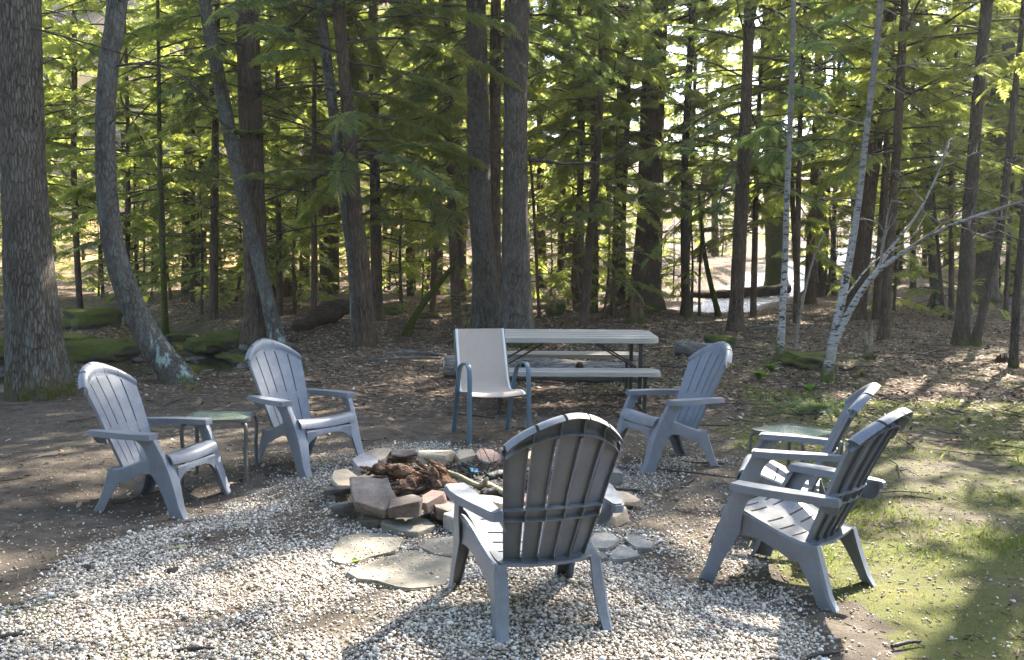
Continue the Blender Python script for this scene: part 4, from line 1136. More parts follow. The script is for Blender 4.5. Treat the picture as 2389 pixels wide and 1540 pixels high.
def dead_branches(axis, h0, h1, n, r, Lr=(.5, 1.7), fork=3, rr=.008):
    out = []
    for k in range(n):
        h = r.uniform(h0, h1); a = r.uniform(0, 2 * PI); L = r.uniform(*Lr); el = r.uniform(-.15, .55); bend = r.uniform(-.1, .5)
        p0 = rand_tw(axis, h); ss = np.linspace(0, 1, 7); d = np.array([math.cos(a), math.sin(a), 0]); sd = np.array([-d[1], d[0], 0])
        P = p0 + d * (L * ss)[:, None] + sd * (r.normal(0, .07) * np.sin(ss * 5) * L)[:, None]
        P[:, 2] += L * (el * ss - bend * ss ** 2)
        out.append(tube(P, rr * (.6 + .4 * L) * (1 - .8 * ss) + .0015, 4))
        for q in range(fork):
            s = r.uniform(.25, .9); i = min(int(s * 6), 5); b = P[i]; sg = r.choice([-1, 1]) * r.uniform(.4, 1.)
            c, sn = math.cos(sg), math.sin(sg); e = np.array([d[0] * c - d[1] * sn, d[0] * sn + d[1] * c, r.uniform(-.4, .3)]); l = L * r.uniform(.2, .5)
            Q_ = b[None] + e[None] * (np.linspace(0, 1, 4) * l)[:, None]; Q_[:, 2] -= np.linspace(0, 1, 4) ** 2 * l * r.uniform(-.1, .4); Q_[1:] += r.normal(0, .012, (3, 3))
            out.append(tube(Q_, rr * .45 * (1 - .75 * np.linspace(0, 1, 4)) + .001, 3))
    return join(out) if out else None

def twigs(P, r, depth, rad, out, n=4, L=.9, up=.25):
    """bare forking twigs off a branch polyline"""
    m = len(P)
    for k in range(n):
        s = r.uniform(.25, 1.); i = min(int(s * (m - 1)), m - 2); b = P[i] + (P[i + 1] - P[i]) * (s * (m - 1) - i)
        t = P[i + 1] - P[i]; t = t / np.linalg.norm(t); e = t * .7 + r.normal(0, .55, 3); e[2] += up; e /= np.linalg.norm(e); l = L * r.uniform(.5, 1.2)
        q = np.linspace(0, 1, 5); Q_ = b[None] + e[None] * (q * l)[:, None]; Q_[1:] += np.cumsum(r.normal(0, .035 * l, (4, 3)), 0)
        out.append(tube(Q_, rad * (1 - .75 * q) + .001, 4 if depth > 1 else 3))
        if depth > 1: twigs(Q_, r, depth - 1, rad * .55, out, n, L * .6, up)

def trunk_mesh(name, P, rad, mat, n, flare=1.35, seed=0, lobes=5, bumpy=.05, raw=False):
    """P local points bottom to top, rad per point; resampled, with root flare and slightly uneven bark"""
    P = np.asarray(P, float); d = np.append(0, np.cumsum(np.linalg.norm(np.diff(P, axis=0), axis=1)))
    k = max(12, int(d[-1] / .35)); s = np.linspace(0, 1, k) ** 1.25 * d[-1]
    t = np.interp(s, d, np.linspace(0, 1, len(P))); Q_ = lerp_curve(P, t); rr = np.interp(s, d, rad)
    a = np.arange(n) / n * 2 * PI
    h = Q_[:, 2] - Q_[0, 2]
    fl = np.exp(-np.maximum(h, 0) / max(.12, rad[0] * 1.5))
    prof = 1 + fl[:, None] * ((flare - 1) + .28 * (flare - 1) * np.cos(lobes * a + seed)[None] + .2 * (flare - 1) * np.cos(3 * a + 2 * seed)[None])
    rs = np.random.default_rng(seed)
    prof = prof * (1 + bumpy * rs.normal(0, 1, prof.shape) * .35 + bumpy * np.sin(2 * a[None] + h[:, None] * 1.3 + seed))
    Q_[0, 2] -= .12
    V, F2 = tube(Q_, rr, n, prof)
    if raw: return V, F2, Q_
    return mesh_np(name, V, F2, mat, True), Q_

def tree(label, species, px, top=18., Y=None, crown_kw=None, dead=0, dead_kw=None, twig=None, n=14, flare=1.55, name=None, group=None, extra=None, leafmat='leaf', dY=0.):
    """px: list of (x, y, width) in photo pixels from base to top; the tree stands at the base's place on the ground"""
    base = ground(px[0][0], px[0][1]) if Y is None else at_y(px[0][0], px[0][1], Y)
    Yb = base[1]; base[2] = hz1(base[0], base[1])
    pts = [np.array([base[0], base[1], base[2]])]; rad = [px[0][2] * Yb / F_ / 2]
    for k, (x, y, w) in enumerate(px[1:]):
        yy = Yb + dY * (k + 1) / (len(px) - 1)
        pts.append(at_y(x, y, yy)); rad.append(w * yy / F_ / 2)
    if species == 'birch': rad = [q * .84 for q in rad]
    rad[0] = max(rad[1] * 1.05, rad[0] / flare)
    pts = np.array(pts)
    if top and top > pts[-1][2] - base[2]:
        dr = pts[-1] - pts[-2]; dr = dr / dr[2]
        zt = base[2] + top; z0 = pts[-1][2]; lean = dr[:2] * .5
        r0 = rad[-1]
        for q in (.25, .5, .75, 1.):
            dz = (zt - z0) * q
            pts = np.vstack([pts, [pts[-1][0] + lean[0] * (zt - z0) * .25, pts[-1][1] + lean[1] * (zt - z0) * .25, z0 + dz]]); rad.append(r0 * (1 - .88 * q))
    loc = base.copy(); P = pts - loc
    sd = int(abs(px[0][0] * 7 + px[0][1])) % 9973; r = np.random.default_rng(sd)
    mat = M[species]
    t = thing(name or 'tree', label, 'tree', tuple(loc), 0, group)
    tv, tq, ax = trunk_mesh('trunk', P, rad, mat, n, flare, sd % 50, raw=True)
    ax = ax.copy(); ax[0, 2] += .12; limbs = []
    if crown_kw:
        kw = dict(split=(EYE - base[2]) + 640 * Yb / F_ + 1.0, updens=.32 if Yb < 19 else .13)
        kw.update(crown_kw)
        kw['h1'] = kw.get('h1', P[-1][2] * .98)
        lf, br = crown(ax, r=r, **kw)
        link('crown', mesh_np('crown', *lf, M[leafmat]), t)
        limbs.append(br)
    if dead:
        dk = dict(h0=.8, h1=4., n=dead); dk.update(dead_kw or {})
        v = dead_branches(ax, r=r, **dk)
        limbs.append(v)
    own = []
    if n >= 14: limbs.append(dead_branches(ax, .5, 4.5, 9, r, (.12, .4), 0, .016))
    lm = extra or M['twig']
    if twig:
        out = []
        for (pp_, rad_, dep, nn, L) in twig:
            Pl = np.array([at_y(x, y, Yb + dy) for x, y, dy in pp_]) - loc
            q = np.linspace(0, 1, 14); Pc = lerp_curve(Pl, q)
            own.append(tube(Pc, rad_ * (1 - .75 * q) + .002, 7)); twigs(Pc, r, dep, rad_ * .4, out, nn, L)
        limbs += out
    own = [(tv, tq)] + (own if species == 'birch' else [])
    if species != 'birch' and twig: limbs += [tube(lerp_curve(np.array([at_y(x, y, Yb + dy) for x, y, dy in twig[0][0]]) - loc, np.linspace(0, 1, 14)), twig[0][1] * (1 - .75 * np.linspace(0, 1, 14)) + .002, 7)]
    V, Q_ = join(own + limbs)
    link('trunk', mesh_np('trunk', V, Q_, [mat, lm], True, np.arange(len(Q_)) >= sum(len(q) for _, q in own)), t)
    return t

HG = 'hemlock trees of the near woods'
def hemk(h0, L=3.2, per=3.2, lod=1, **k): return dict(h0=h0, Lmax=L, per_m=per * 1.4, lod=max(0, lod - 1), **k)

# --- foreground and middle trunks, left to right
tree('thick grey pine trunk at the left edge, rough bark, mossy foot', 'pine', [(92, 925, 150), (78, 780, 112), (66, 600, 106), (56, 420, 100), (48, 200, 96), (42, 0, 92)], 20, crown_kw=hemk(7.5, 4.2, 3., 1), dead=5, dead_kw=dict(h0=3.4, h1=6., Lr=(.8, 2.2)), n=26, flare=1.25, name='pine_tree')
tree('curved grey trunk sweeping up from the creek bank, blue green lichen at its foot', 'grey', [(425, 893, 72), (385, 845, 62), (340, 775, 56), (300, 690, 52), (268, 590, 48), (252, 480, 46), (246, 370, 46), (246, 260, 45), (256, 130, 46), (274, 0, 44)], 15, n=22, flare=1.25, name='curved_tree', dead=7, dead_kw=dict(h0=3., h1=6.5, Lr=(.8, 2.4)))
tree('dark trunk leaning left, its lower part pale and barkless, behind a grey chair', 'grey', [(650, 815, 46), (625, 700, 34), (600, 600, 31), (575, 490, 30), (548, 370, 30), (522, 240, 30), (497, 110, 30), (478, 0, 29)], 14, n=14, name='leaning_tree', dead=14, dead_kw=dict(h0=2.4, h1=6.5, Lr=(1., 3.4)))
tree('stout brown hemlock crossed by the leaning dark trunk', 'hem', [(606, 798, 78), (598, 640, 57), (592, 500, 54), (586, 320, 52), (579, 100, 50), (576, 0, 49)], 21, crown_kw=hemk(4.4, 3.6, 3., 1), dead=34, dead_kw=dict(h0=1.6, h1=6.5, Lr=(1., 3.8)), n=20, name='hemlock_tree', group=HG)
tree('pale grey footed dark trunk, left one of the touching pair', 'grey', [(833, 808, 30), (826, 660, 25), (812, 530, 24), (795, 400, 24), (776, 250, 23), (758, 100, 23), (748, 0, 22)], 17, crown_kw=hemk(2.9, 2.8, 3.2, 1), dead=20, dead_kw=dict(h0=2.2, h1=6.5, Lr=(.8, 3.)), name='hemlock_tree', group=HG)
tree('brown trunk, right one of the touching pair, sunlit along its right edge', 'hem', [(856, 808, 44), (846, 640, 37), (829, 490, 34), (819, 350, 31), (806, 200, 29), (796, 80, 28), (790, 0, 27)], 19, crown_kw=hemk(2.7, 3.2, 3.4, 1), dead=22, dead_kw=dict(h0=2., h1=6.5, Lr=(.8, 3.)), n=18, name='hemlock_tree', group=HG)
tree('grey trunk on the left of the close trio behind the sling chair', 'pine', [(1134, 796, 72), (1131, 640, 60), (1120, 480, 52), (1116, 300, 49), (1112, 100, 49), (1110, 0, 48)], 20, crown_kw=hemk(5.3, 3.6, 3.6, 1), dead=9, dead_kw=dict(h0=3.5, h1=6., Lr=(.8, 2.4)), n=20, name='pine_tree', leafmat='leafb')
tree('slim dark brown trunk wedged between two grey ones of the trio', 'hem', [(1160, 788, 32), (1157, 600, 25), (1155, 350, 25), (1156, 100, 26), (1157, 0, 25)], 18, crown_kw=hemk(5.0, 3.2, 3.6, 1), dead=8, dead_kw=dict(h0=3, h1=6.), name='hemlock_tree', group=HG, leafmat='leafb')
tree('straight grey trunk with peeling reddish scars, behind the picnic table', 'pine', [(1206, 808, 84), (1204, 680, 66), (1202, 500, 60), (1202, 300, 58), (1204, 100, 56), (1206, 0, 55)], 21, crown_kw=hemk(6.2, 3.6, 3.6, 1), dead=8, dead_kw=dict(h0=3.2, h1=6., Lr=(.8, 2.6)), n=22, name='pine_tree', leafmat='leafb',
     twig=[([(1232, 370, 0), (1300, 380, -.2), (1380, 380, -.3), (1440, 368, -.4)], .035, 1, 4, .5)], extra=M['twig'])
tree('thin reddish sapling right of the scarred grey trunk', 'red', [(1258, 742, 10), (1252, 620, 8), (1245, 480, 7), (1236, 360, 5)], 0, dead=6, dead_kw=dict(h0=2, h1=4.4, Lr=(.4, 1.2)), n=8, name='sapling')
tree('slim curving reddish trunk in the sunlit gap', 'red', [(1348, 727, 22), (1340, 650, 16), (1350, 500, 15), (1357, 330, 14), (1356, 150, 13), (1352, 0, 12)], 14, crown_kw=hemk(4.6, 2.6, 3.2, 2), dead=9, dead_kw=dict(h0=3, h1=7.), n=10, name='slim_tree')
tree('slim mottled trunk standing just right of the curving reddish one', 'mossy', [(1384, 730, 22), (1388, 620, 17), (1387, 450, 14), (1384, 250, 12)], 12, dead=10, dead_kw=dict(h0=3, h1=8., Lr=(.5, 1.6)), n=10, name='slim_tree')
tree('straight dark trunk left of the biggest hemlock, foliage clinging to it', 'hem', [(1448, 712, 36), (1446, 600, 27), (1449, 430, 25), (1451, 200, 23), (1452, 0, 22)], 19, crown_kw=hemk(3.6, 3.0, 4.4, 2), dead=12, dead_kw=dict(h0=2, h1=6., Lr=(.5, 2.)), name='hemlock_tree', group=HG)
tree('biggest hemlock with deeply furrowed flaring trunk on a root mound', 'hem', [(1503, 716, 92), (1508, 600, 58), (1515, 450, 54), (1522, 250, 53), (1530, 100, 52), (1534, 0, 51)], 25, crown_kw=hemk(3.9, 4.4, 3.2, 2, fr=(.24, .46)), dead=14, dead_kw=dict(h0=3, h1=8., Lr=(1., 3.)), n=26, flare=1.45, name='hemlock_tree', group=HG, leafmat='leafb')
tree('mid sized dark trunk standing left of the leaning mossy stem by the stream', 'dark', [(1601, 735, 24), (1598, 600, 19), (1597, 400, 17), (1606, 200, 16), (1614, 60, 15)], 17, crown_kw=hemk(3.4, 2.8, 4.2, 2), dead=8, dead_kw=dict(h0=2, h1=7.), name='hemlock_tree', group=HG)
tree('very thin dark pole by the stream edge', 'dark', [(1632, 737, 8), (1632, 650, 6), (1636, 560, 5), (1640, 470, 3)], 0, dead=6, dead_kw=dict(h0=1, h1=3., Lr=(.3, .9)), n=7, name='sapling')
tree('mossy stem leaning left over the stream', 'mossy', [(1677, 738, 17), (1660, 670, 13), (1645, 600, 11), (1636, 520, 8), (1630, 440, 5)], 0, dead=6, dead_kw=dict(h0=1.5, h1=3.6, Lr=(.4, 1.)), n=9, name='leaning_tree')
tree('dark hemlock with bluish boughs, in front of the bright stream', 'hem', [(1714, 774, 52), (1722, 640, 32), (1730, 470, 30), (1738, 300, 28), (1745, 120, 26), (1749, 0, 25)], 18, crown_kw=hemk(2.75, 3.3, 5.2, 1, dens=10), dead=10, dead_kw=dict(h0=1.8, h1=5.), n=18, flare=1.5, name='hemlock_tree', group=HG, leafmat='leafb')
tree('broad mossy trunk behind the spotted birch', 'mossy', [(1812, 692, 60), (1808, 560, 44), (1803, 350, 42), (1800, 150, 40), (1800, 0, 40)], 20, crown_kw=hemk(6., 3.6, 3.6, 2), dead=8, dead_kw=dict(h0=3, h1=9.), n=16, name='mossy_tree')
tree('slender birch with black spotted white bark and mossy foot', 'birch', [(1820, 842, 30), (1826, 720, 19), (1832, 600, 17), (1836, 450, 16), (1843, 300, 15), (1848, 150, 14), (1850, 50, 13)], 9, n=14, name='birch_tree', dead=7, dead_kw=dict(h0=2.5, h1=5.5, Lr=(.5, 1.6)),
     crown_kw=hemk(2.9, 1.3, 2.2, 0, h1=4.6, fr=(.3, .5)), leafmat='leafb')
tree('pale leaning sapling between the two birches', 'paletwig', [(1853, 830, 9), (1862, 760, 7), (1882, 660, 6), (1903, 590, 5), (1925, 540, 3)], 0, n=7, name='sapling', dead=3, dead_kw=dict(h0=.8, h1=1.8, Lr=(.2, .6)))
tree('dark brown trunk in the woods between the two birches', 'hem', [(1888, 708, 32), (1893, 560, 22), (1902, 380, 20), (1908, 200, 18), (1912, 0, 17)], 18, crown_kw=hemk(3.4, 3., 4.2, 2), dead=8, dead_kw=dict(h0=2, h1=7.), name='hemlock_tree', group=HG)
tree('forked birch clump with white bark, one limb reaching far to the right', 'birch', [(1927, 892, 38), (1938, 830, 26), (1950, 765, 22), (1966, 690, 21), (1988, 570, 20), (2008, 430, 18), (2026, 270, 16), (2046, 90, 16), (2054, 0, 15)], 8.5, n=14, name='birch_tree', dead=6, dead_kw=dict(h0=2, h1=4.8, Lr=(.5, 1.6)),
     twig=[([(1940, 815, 0), (1985, 720, -.1), (2035, 645, -.2), (2090, 600, -.3), (2170, 550, -.4), (2260, 510, -.6), (2389, 470, -.8)],   .045, 2, 5, .8), ([(2035, 645, -.2), (2085, 570, .1), (2140, 500, .3), (2190, 400, .5), (2215, 320, .6)], .022, 2, 4, .6), ([(1972, 690, 0), (2040, 610, .4), (2120, 560, .7), (2160, 500, 1.)], .012, 1, 4, .5)], extra=M['paletwig'])
tree('thick brown trunk leaning right behind the forked birch', 'hem', [(1990, 745, 58), (2005, 640, 42), (2022, 480, 39), (2045, 280, 37), (2068, 80, 36), (2078, 0, 35)], 20, crown_kw=hemk(4.2, 3.4, 4.4, 1), dead=9, dead_kw=dict(h0=2, h1=6.), n=16, flare=1.4, name='hemlock_tree', group=HG)
tree('mid brown trunk behind the pale broken stump', 'hem', [(2062, 792, 30), (2070, 650, 22), (2083, 480, 20), (2096, 280, 19), (2105, 100, 18), (2110, 0, 17)], 17, crown_kw=hemk(3.2, 3., 4.6, 1), dead=10, dead_kw=dict(h0=1.8, h1=5.), n=14, name='hemlock_tree', group=HG)
tree('grey brown trunk with a bright mossy foot, far up the leafy slope', 'grey', [(2190, 728, 40), (2178, 620, 25), (2168, 480, 23), (2160, 300, 22), (2155, 100, 20)], 18, crown_kw=hemk(5.5, 3.2, 4., 2), dead=8, dead_kw=dict(h0=2, h1=7.), n=14, name='hemlock_tree', group=HG)
tree('dark upright trunk sharing a mossy foot with a leaning one, at the right', 'dark', [(2242, 804, 38), (2250, 680, 30), (2258, 540, 28), (2272, 350, 27), (2286, 170, 26), (2303, 0, 25)], 15, dead=16, dead_kw=dict(h0=2., h1=6., Lr=(.6, 2.)), n=16, name='forest_tree', crown_kw=hemk(4.6, 2.6, 2.6, 1))
tree('dark leaning trunk rising from the shared mossy foot, at the right', 'dark', [(2272, 806, 24), (2300, 700, 20), (2328, 570, 18), (2350, 400, 16), (2366, 230, 14), (2384, 60, 12)], 12, dead=18, dead_kw=dict(h0=1.8, h1=6., Lr=(.6, 2.)), n=12, name='leaning_tree')
tree('broad pale trunk far behind the two dark ones at the right', 'pine', [(2292, 706, 64), (2300, 600, 48), (2318, 400, 46), (2340, 150, 45), (2350, 0, 45)], 22, crown_kw=hemk(6., 3.8, 4., 2), dead=10, dead_kw=dict(h0=3, h1=9.), n=18, name='pine_tree')
tree('slim dark trunk cut by the right picture edge', 'dark', [(2364, 858, 22), (2372, 700, 17), (2386, 540, 15), (2400, 350, 13)], 10, dead=10, dead_kw=dict(h0=1.5, h1=5., Lr=(.5, 1.6)), n=12, name='slim_tree')
# --- slimmer trunks further back
BACK = [
    ('slim trunk seen just right of the thick grey pine', 'hem', [(187, 725, 18), (178, 560, 14), (172, 380, 13), (174, 150, 12)], 16, hemk(2.6, 2.8, 4.2, 2)),
    ('twin thin trunk right of the curved grey one, above the creek', 'dark', [(304, 640, 17), (300, 520, 15), (292, 380, 14), (286, 240, 13)], 16, hemk(3.2, 2.8, 4.2, 2)),
    ('mossy slim trunk standing at the creek bank behind the curved tree', 'mossy', [(387, 782, 20), (382, 660, 14), (376, 500, 13), (372, 320, 11), (370, 150, 9)], 12, hemk(3.0, 2.2, 4., 1)),
    ('slender trunk between the curved tree and the leaning dark trunk', 'dark', [(505, 640, 15), (500, 480, 13), (480, 250, 12), (450, 100, 11)], 16, hemk(2.8, 3., 4.4, 2)),
    ('dark trunk close behind the stout brown hemlock, on its right', 'hem', [(655, 690, 52), (648, 560, 38), (645, 380, 36), (642, 150, 34)], 20, hemk(3.2, 3.6, 5., 2)),
    ('grey brown trunk in the bright gap left of the touching pair', 'hem', [(768, 678, 42), (760, 540, 34), (752, 350, 32), (745, 150, 30)], 19, hemk(4.0, 3.4, 4.4, 2)),
    ('thin dark pole left of the touching pair', 'dark', [(738, 668, 11), (736, 560, 9), (728, 400, 8)], 12, hemk(3.5, 2., 3.4, 2)),
    ('mid trunk right of the touching pair, mossy rooted', 'hem', [(880, 745, 36), (878, 600, 26), (875, 420, 25), (872, 200, 24)], 18, hemk(2.4, 3.4, 5.2, 1)),
    ('thin trunk in the dim gap between the touching pair and the trio, nearest the pair', 'hem', [(958, 690, 15), (955, 560, 12), (950, 380, 11)], 15, hemk(2.6, 2.8, 4.6, 2)),
    ('slim grey trunk deep in the gap left of the trio', 'grey', [(1026, 668, 20), (1024, 540, 17), (1018, 350, 16)], 17, hemk(4., 3., 4.4, 2)),
    ('brown trunk close left of the trio, half in shade', 'hem', [(1074, 700, 26), (1070, 560, 22), (1066, 380, 20), (1062, 150, 18)], 18, hemk(3.0, 3.2, 4.8, 2)),
    ('dim broad trunk in the woods between scarred trunk and curving reddish one', 'dark', [(1316, 655, 40), (1318, 540, 32), (1320, 380, 28)], 18, hemk(2.6, 3.2, 4.4, 2)),
    ('thin trunk on the far bank right of the stream', 'dark', [(1946, 690, 14), (1945, 560, 11), (1950, 400, 10)], 14, hemk(3., 2.8, 4.4, 2)),
    ('dark thin trunk behind the mid brown one, on the leafy slope', 'dark', [(2130, 680, 16), (2130, 540, 13), (2128, 350, 12)], 15, hemk(3., 2.8, 4.4, 2)),
    ('slim bent trunk far on the sunny slope, right of the broad pale one', 'dark', [(2346, 740, 12), (2352, 600, 10), (2360, 480, 9)], 12, hemk(3.5, 2.2, 3.4, 2)),
]
for lab, sp, px, top, kw in BACK:
    tree(lab, sp, px, top, crown_kw=kw, dead=9, dead_kw=dict(h0=1.2, h1=5.5, Lr=(.5, 1.9)), n=10, name='hemlock_tree', group='slim trunks further back')
tree('mossy fallen stem propped at a slant in front of the trio', 'mossy', [(945, 782, 20), (980, 720, 16), (1025, 660, 14), (1072, 605, 12)], 0, n=10, name='leaning_tree', flare=1.6)
# --- young hemlocks: low feathery crowns
YOUNG = [((470, 735), 3.2, 1.5, 'leaf', 'sunlit young hemlock on the creek bank between the curved and the leaning trunk'), ((335, 700), 3.4, 1.5, 'leaf', 'young hemlock behind the curved trunk with low spreading boughs'),
         ((700, 690), 3.0, 1.4, 'leaf', 'young hemlock in the gap right of the stout brown hemlock'), ((985, 700), 2.6, 1.2, 'leaf', 'young hemlock behind the slanting mossy stem'),
         ((1430, 690), 2.4, 1.1, 'leaf', 'bright young hemlock left of the biggest hemlock'), ((1570, 690), 3.2, 1.3, 'leaf', 'bright young hemlock right of the biggest hemlock, by the stream'),
         ((1285, 690), 2.8, 1.3, 'leaf', 'sunlit young hemlock right of the scarred grey trunk'), ((230, 690), 3.0, 1.4, 'leaf', 'young hemlock between the thick pine and the curved trunk'),
         ((1086, 772), .75, .34, 'leaf', 'tiny bright hemlock seedling at the left foot of the trio'), ((1940, 660), 4.5, 1.6, 'leafb', 'young hemlock behind the forked birch'), ((2100, 660), 4.5, 1.6, 'leafb', 'young hemlock up the leafy slope behind the mid brown trunk'), ((560, 690), 4., 1.6, 'leaf', 'young hemlock left of the stout brown hemlock')]
for k, ((x, y), H_, L, lm, lab) in enumerate(YOUNG):
    b = ground(x, y); b[2] = hz1(b[0], b[1]); r = np.random.default_rng(500 + k)
    t = thing('young_hemlock', lab, 'tree', tuple(b), 0, 'young hemlocks of the undergrowth')
    P = np.array([(0, 0, 0), (.03, .02, H_ * .4), (.0, .05, H_ * .75), (.02, .0, H_)]); tv, tq, ax = trunk_mesh('trunk', P, [.014 * H_ ** .8, .011 * H_ ** .8, .007 * H_ ** .8, .003], M['twig'], 7, 1.2, k, raw=True)
    ax[0, 2] += .12
    lf, br = crown(ax, .22 * H_ ** .5, H_ * .97, L, 9 if H_ > 1 else 26, r, lod=0 if b[1] < 16 else 1, fr=(.22, .42) if H_ > 1 else (.1, .2), dens=11 if H_ > 1 else 18, droop=.02, bare_in=.15)
    link('crown', mesh_np('crown', *lf, M[lm]), t); link('trunk', mesh_np('trunk', *join([(tv, tq), br]), M['twig'], True), t)

# --- the surrounding woods: too many to count
parts_l = []; parts_b = []; parts_t = []
def wood_tree(x, y, H_, r, h0, L, per, lod=3, dens=5., fr=(.6, 1.1), rb=None):
    z = hz1(x, y)
    P = np.array([(x, y, z - .1), (x + r.normal(0, .15), y, z + H_ * .4), (x + r.normal(0, .3), y + r.normal(0, .3), z + H_)])
    rb = rb or r.uniform(.09, .24); V, Q_ = tube(lerp_curve(P, np.linspace(0, 1, 9)), np.linspace(rb, rb * .15, 9), 7); parts_t.append((V, Q_))
    ax = lerp_curve(P, np.linspace(0, 1, 12)); a2 = ax.copy()
    lf, br = crown(ax, z + h0, z + H_ * .98, L, per, r, lod=lod, dens=dens, fr=fr, split=None if H_ < 8 else EYE + 640 * y / F_ + .5 if 12 < y < 40 else 999)
    parts_l.append(lf); parts_b.append(br)
r = np.random.default_rng(77); cnt = 0
while cnt < 82:
    y = 27 + 26 * r.random() ** 1.1; x = r.uniform(-.72, .78) * y
    if polydist(np.array([x]), np.array([y]), STREAM)[0] < 2.2: continue
    if x / y < -.22 and y > 37 and r.random() < .55: continue
    if -.52 < x / y < -.40 and r.random() < .6: continue
    wood_tree(x, y, r.uniform(13, 21), r, r.uniform(1.4, 4.5), r.uniform(2.3, 3.4), 3.8, 2, 13., (.32, .58)); cnt += 1
cnt = 0
while cnt < 95:      # undergrowth
    y = 21 + 30 * r.random(); x = r.uniform(-.62, .66) * y
    if polydist(np.array([x]), np.array([y]), STREAM)[0] < 2. or polydist(np.array([x]), np.array([y]), CREEK)[0] < 1.5: continue
    if x / y < -.25 and y > 36: continue
    H_ = r.uniform(2.2, 6); wood_tree(x, y, H_, r, .35, .5 + H_ * .28, 6., 1 if y < 30 else 2, 12., (.24, .48), .012 * H_); cnt += 1
for k in range(34):
    y = r.uniform(52, 84); x = r.uniform(-.62, .1) * y; wood_tree(x, y, r.uniform(9, 16), r, r.uniform(1., 4.), 3., 2.2, 3, 7., (.6, 1.1))
for x, y in [(-4.2, 18.6), (-1.2, 19.2), (1.6, 19.6), (-6.4, 18.8), (-8.3, 22.8), (2.6, 22.8), (6.2, 22.6), (6.3, 19.5), (8.5, 20.5), (10.5, 21), (9.3, 24), (12.5, 24), (7.5, 23), (13, 21), (-9, 20.5), (-12, 22.5), (-7, 24), (-5.5, 20.8), (-2, 22), (-.8, 24), (1.8, 22.5), (15, 26), (5, 25.5)]:
    wood_tree(x, y, r.uniform(14, 18), r, r.uniform(1.8, 3.2), r.uniform(2.4, 3.3), 5.6, 1, 17., (.26, .48), r.uniform(.06, .12))
for x, y in [(8.8, 7.6), (11.5, 10.5), (13, 15.5), (10.2, 5.0), (15, 12), (16, 19), (14, 7), (18, 25), (8.2, 3.0), (19, 16), (10.4, 12.5), (7.6, 5.4), (9.6, 9.6), (7.5, 10.6)]:  # unseen trees added beyond the right edge to shade the chairs and lawn
    wood_tree(x, y, 18, r, 4.2, 3.6, 3.2, 1, 12., (.28, .5))
for x, y in [(-9, 9), (-11, 14), (-13, 19), (-10, 5), (-15, 24), (-8, 1)]: wood_tree(x, y, 18, r, 3., 3.6, 2.6, 3, 5.)  # out-of-view trees added on the left flank to close off side light
for k in range(22): wood_tree(-13 + 26 * (k % 11) / 10 + r.uniform(-1, 1), -6 - 6 * (k // 11) + r.uniform(-1, 1), r.uniform(10, 14), r, .5, 3., 4., 3, 9., (.6, 1.1))  # woods added behind the camera, never seen, to darken light from there
L_, B_, T_ = join(parts_l), join(parts_b), join(parts_t)
V, Q_ = join([L_, B_, T_])
mi = np.concatenate([np.zeros(len(L_[1])), np.ones(len(B_[1])), np.full(len(T_[1]), 2)])
stuff('surrounding_woods', mesh_np('surrounding_woods', V, Q_, [M['leaf'], M['twig'], M['hem']], False, mi), 'dense hemlock woods behind the nearer trunks, with added unseen trees that shade the clearing', 'woods')
# ------------------------------------------------------------------ forest floor things
ROCKS = [((215, 838), .95, .55, .42, 'mossy boulder at the creek right of the thick pine'), ((160, 812), .6, .5, .3, 'mossy boulder tucked against the thick pine'), ((330, 812), .55, .4, .24, 'low mossy boulder left of the curved trunk, in the creek bed'),
         ((470, 820), .8, .5, .34, 'mossy boulder right of the curved trunk on the far creek bank'), ((540, 806), .85, .5, .38, 'mossy boulder on the creek bank left of the stout hemlock foot'), ((420, 800), .5, .4, .26, 'small mossy boulder just behind the curved trunk'),
         ((205, 765), .8, .6, .5, 'mossy ledge block at the foot of the slim trunk beyond the creek'), ((10, 830), .9, .6, .45, 'mossy boulder at the left edge beyond the thick pine'), ((560, 850), .9, .5, .22, 'low moss grown hump beside the second pale grey chair'),
         ((900, 735), .6, .4, .3, 'mossy root hump right of the touching pair'), ((1000, 742), .5, .35, .18, 'low bright mossy hump behind the slanting stem'), ((1885, 850), .8, .45, .22, 'mossy hump between the two birches')]
for k, ((x, y), w, d, h, lab) in enumerate(ROCKS):
    b = ground(x, y); me = boulder_mesh('mossy_boulder', w * 1.2, d * 1.2, h * .85, M['rock_moss'], 200 + k)
    tag(link('mossy_boulder', me, None, (b[0], b[1] + d * .3, hz1(b[0], b[1]) + h * .22), (0, 0, k * .7)), lab, 'boulder', 'mossy boulders along the creek')
# creek bed cobbles, a mass
x = rng.uniform(-9.5, -3.5, 2600); y = rng.uniform(9.5, 15.5, 2600); k = polydist(x, y, CREEK) < rng.uniform(.3, 1.2, 2600); x, y = x[k], y[k]; n = len(x)
sz = rng.lognormal(-3.1, .5, n); V, Fc = scatter(V0 := ico()[0], ico()[1], np.stack([x, y, hz(x, y) + sz * .15], 1), randrot(n, .2), np.stack([sz * 1.3, sz, sz * .45], 1))
stuff('creek_stones', mesh_np('creek_stones', V, Fc, M['rock_wet'], True), 'wet cobbles lying in the small creek bed at the left', 'creek stones')

def fallen(label, px, r_, mat, zs=None, name='fallen_log', amp=.2, cut=False, n=16):
    pts = []
    for k, (x, y, dy) in enumerate(px):
        b = ground(px[0][0], px[0][1]); Yb = b[1] + dy; q = at_y(x, y, Yb); pts.append(q)
    c = np.mean(pts, 0); me = gnarl(name, [tuple(p - c) for p in pts], r_, mat, int(px[0][0]) % 37, n=n, amp=amp, freq=3.)
    return tag(link(name, me, None, tuple(c)), label, 'log')
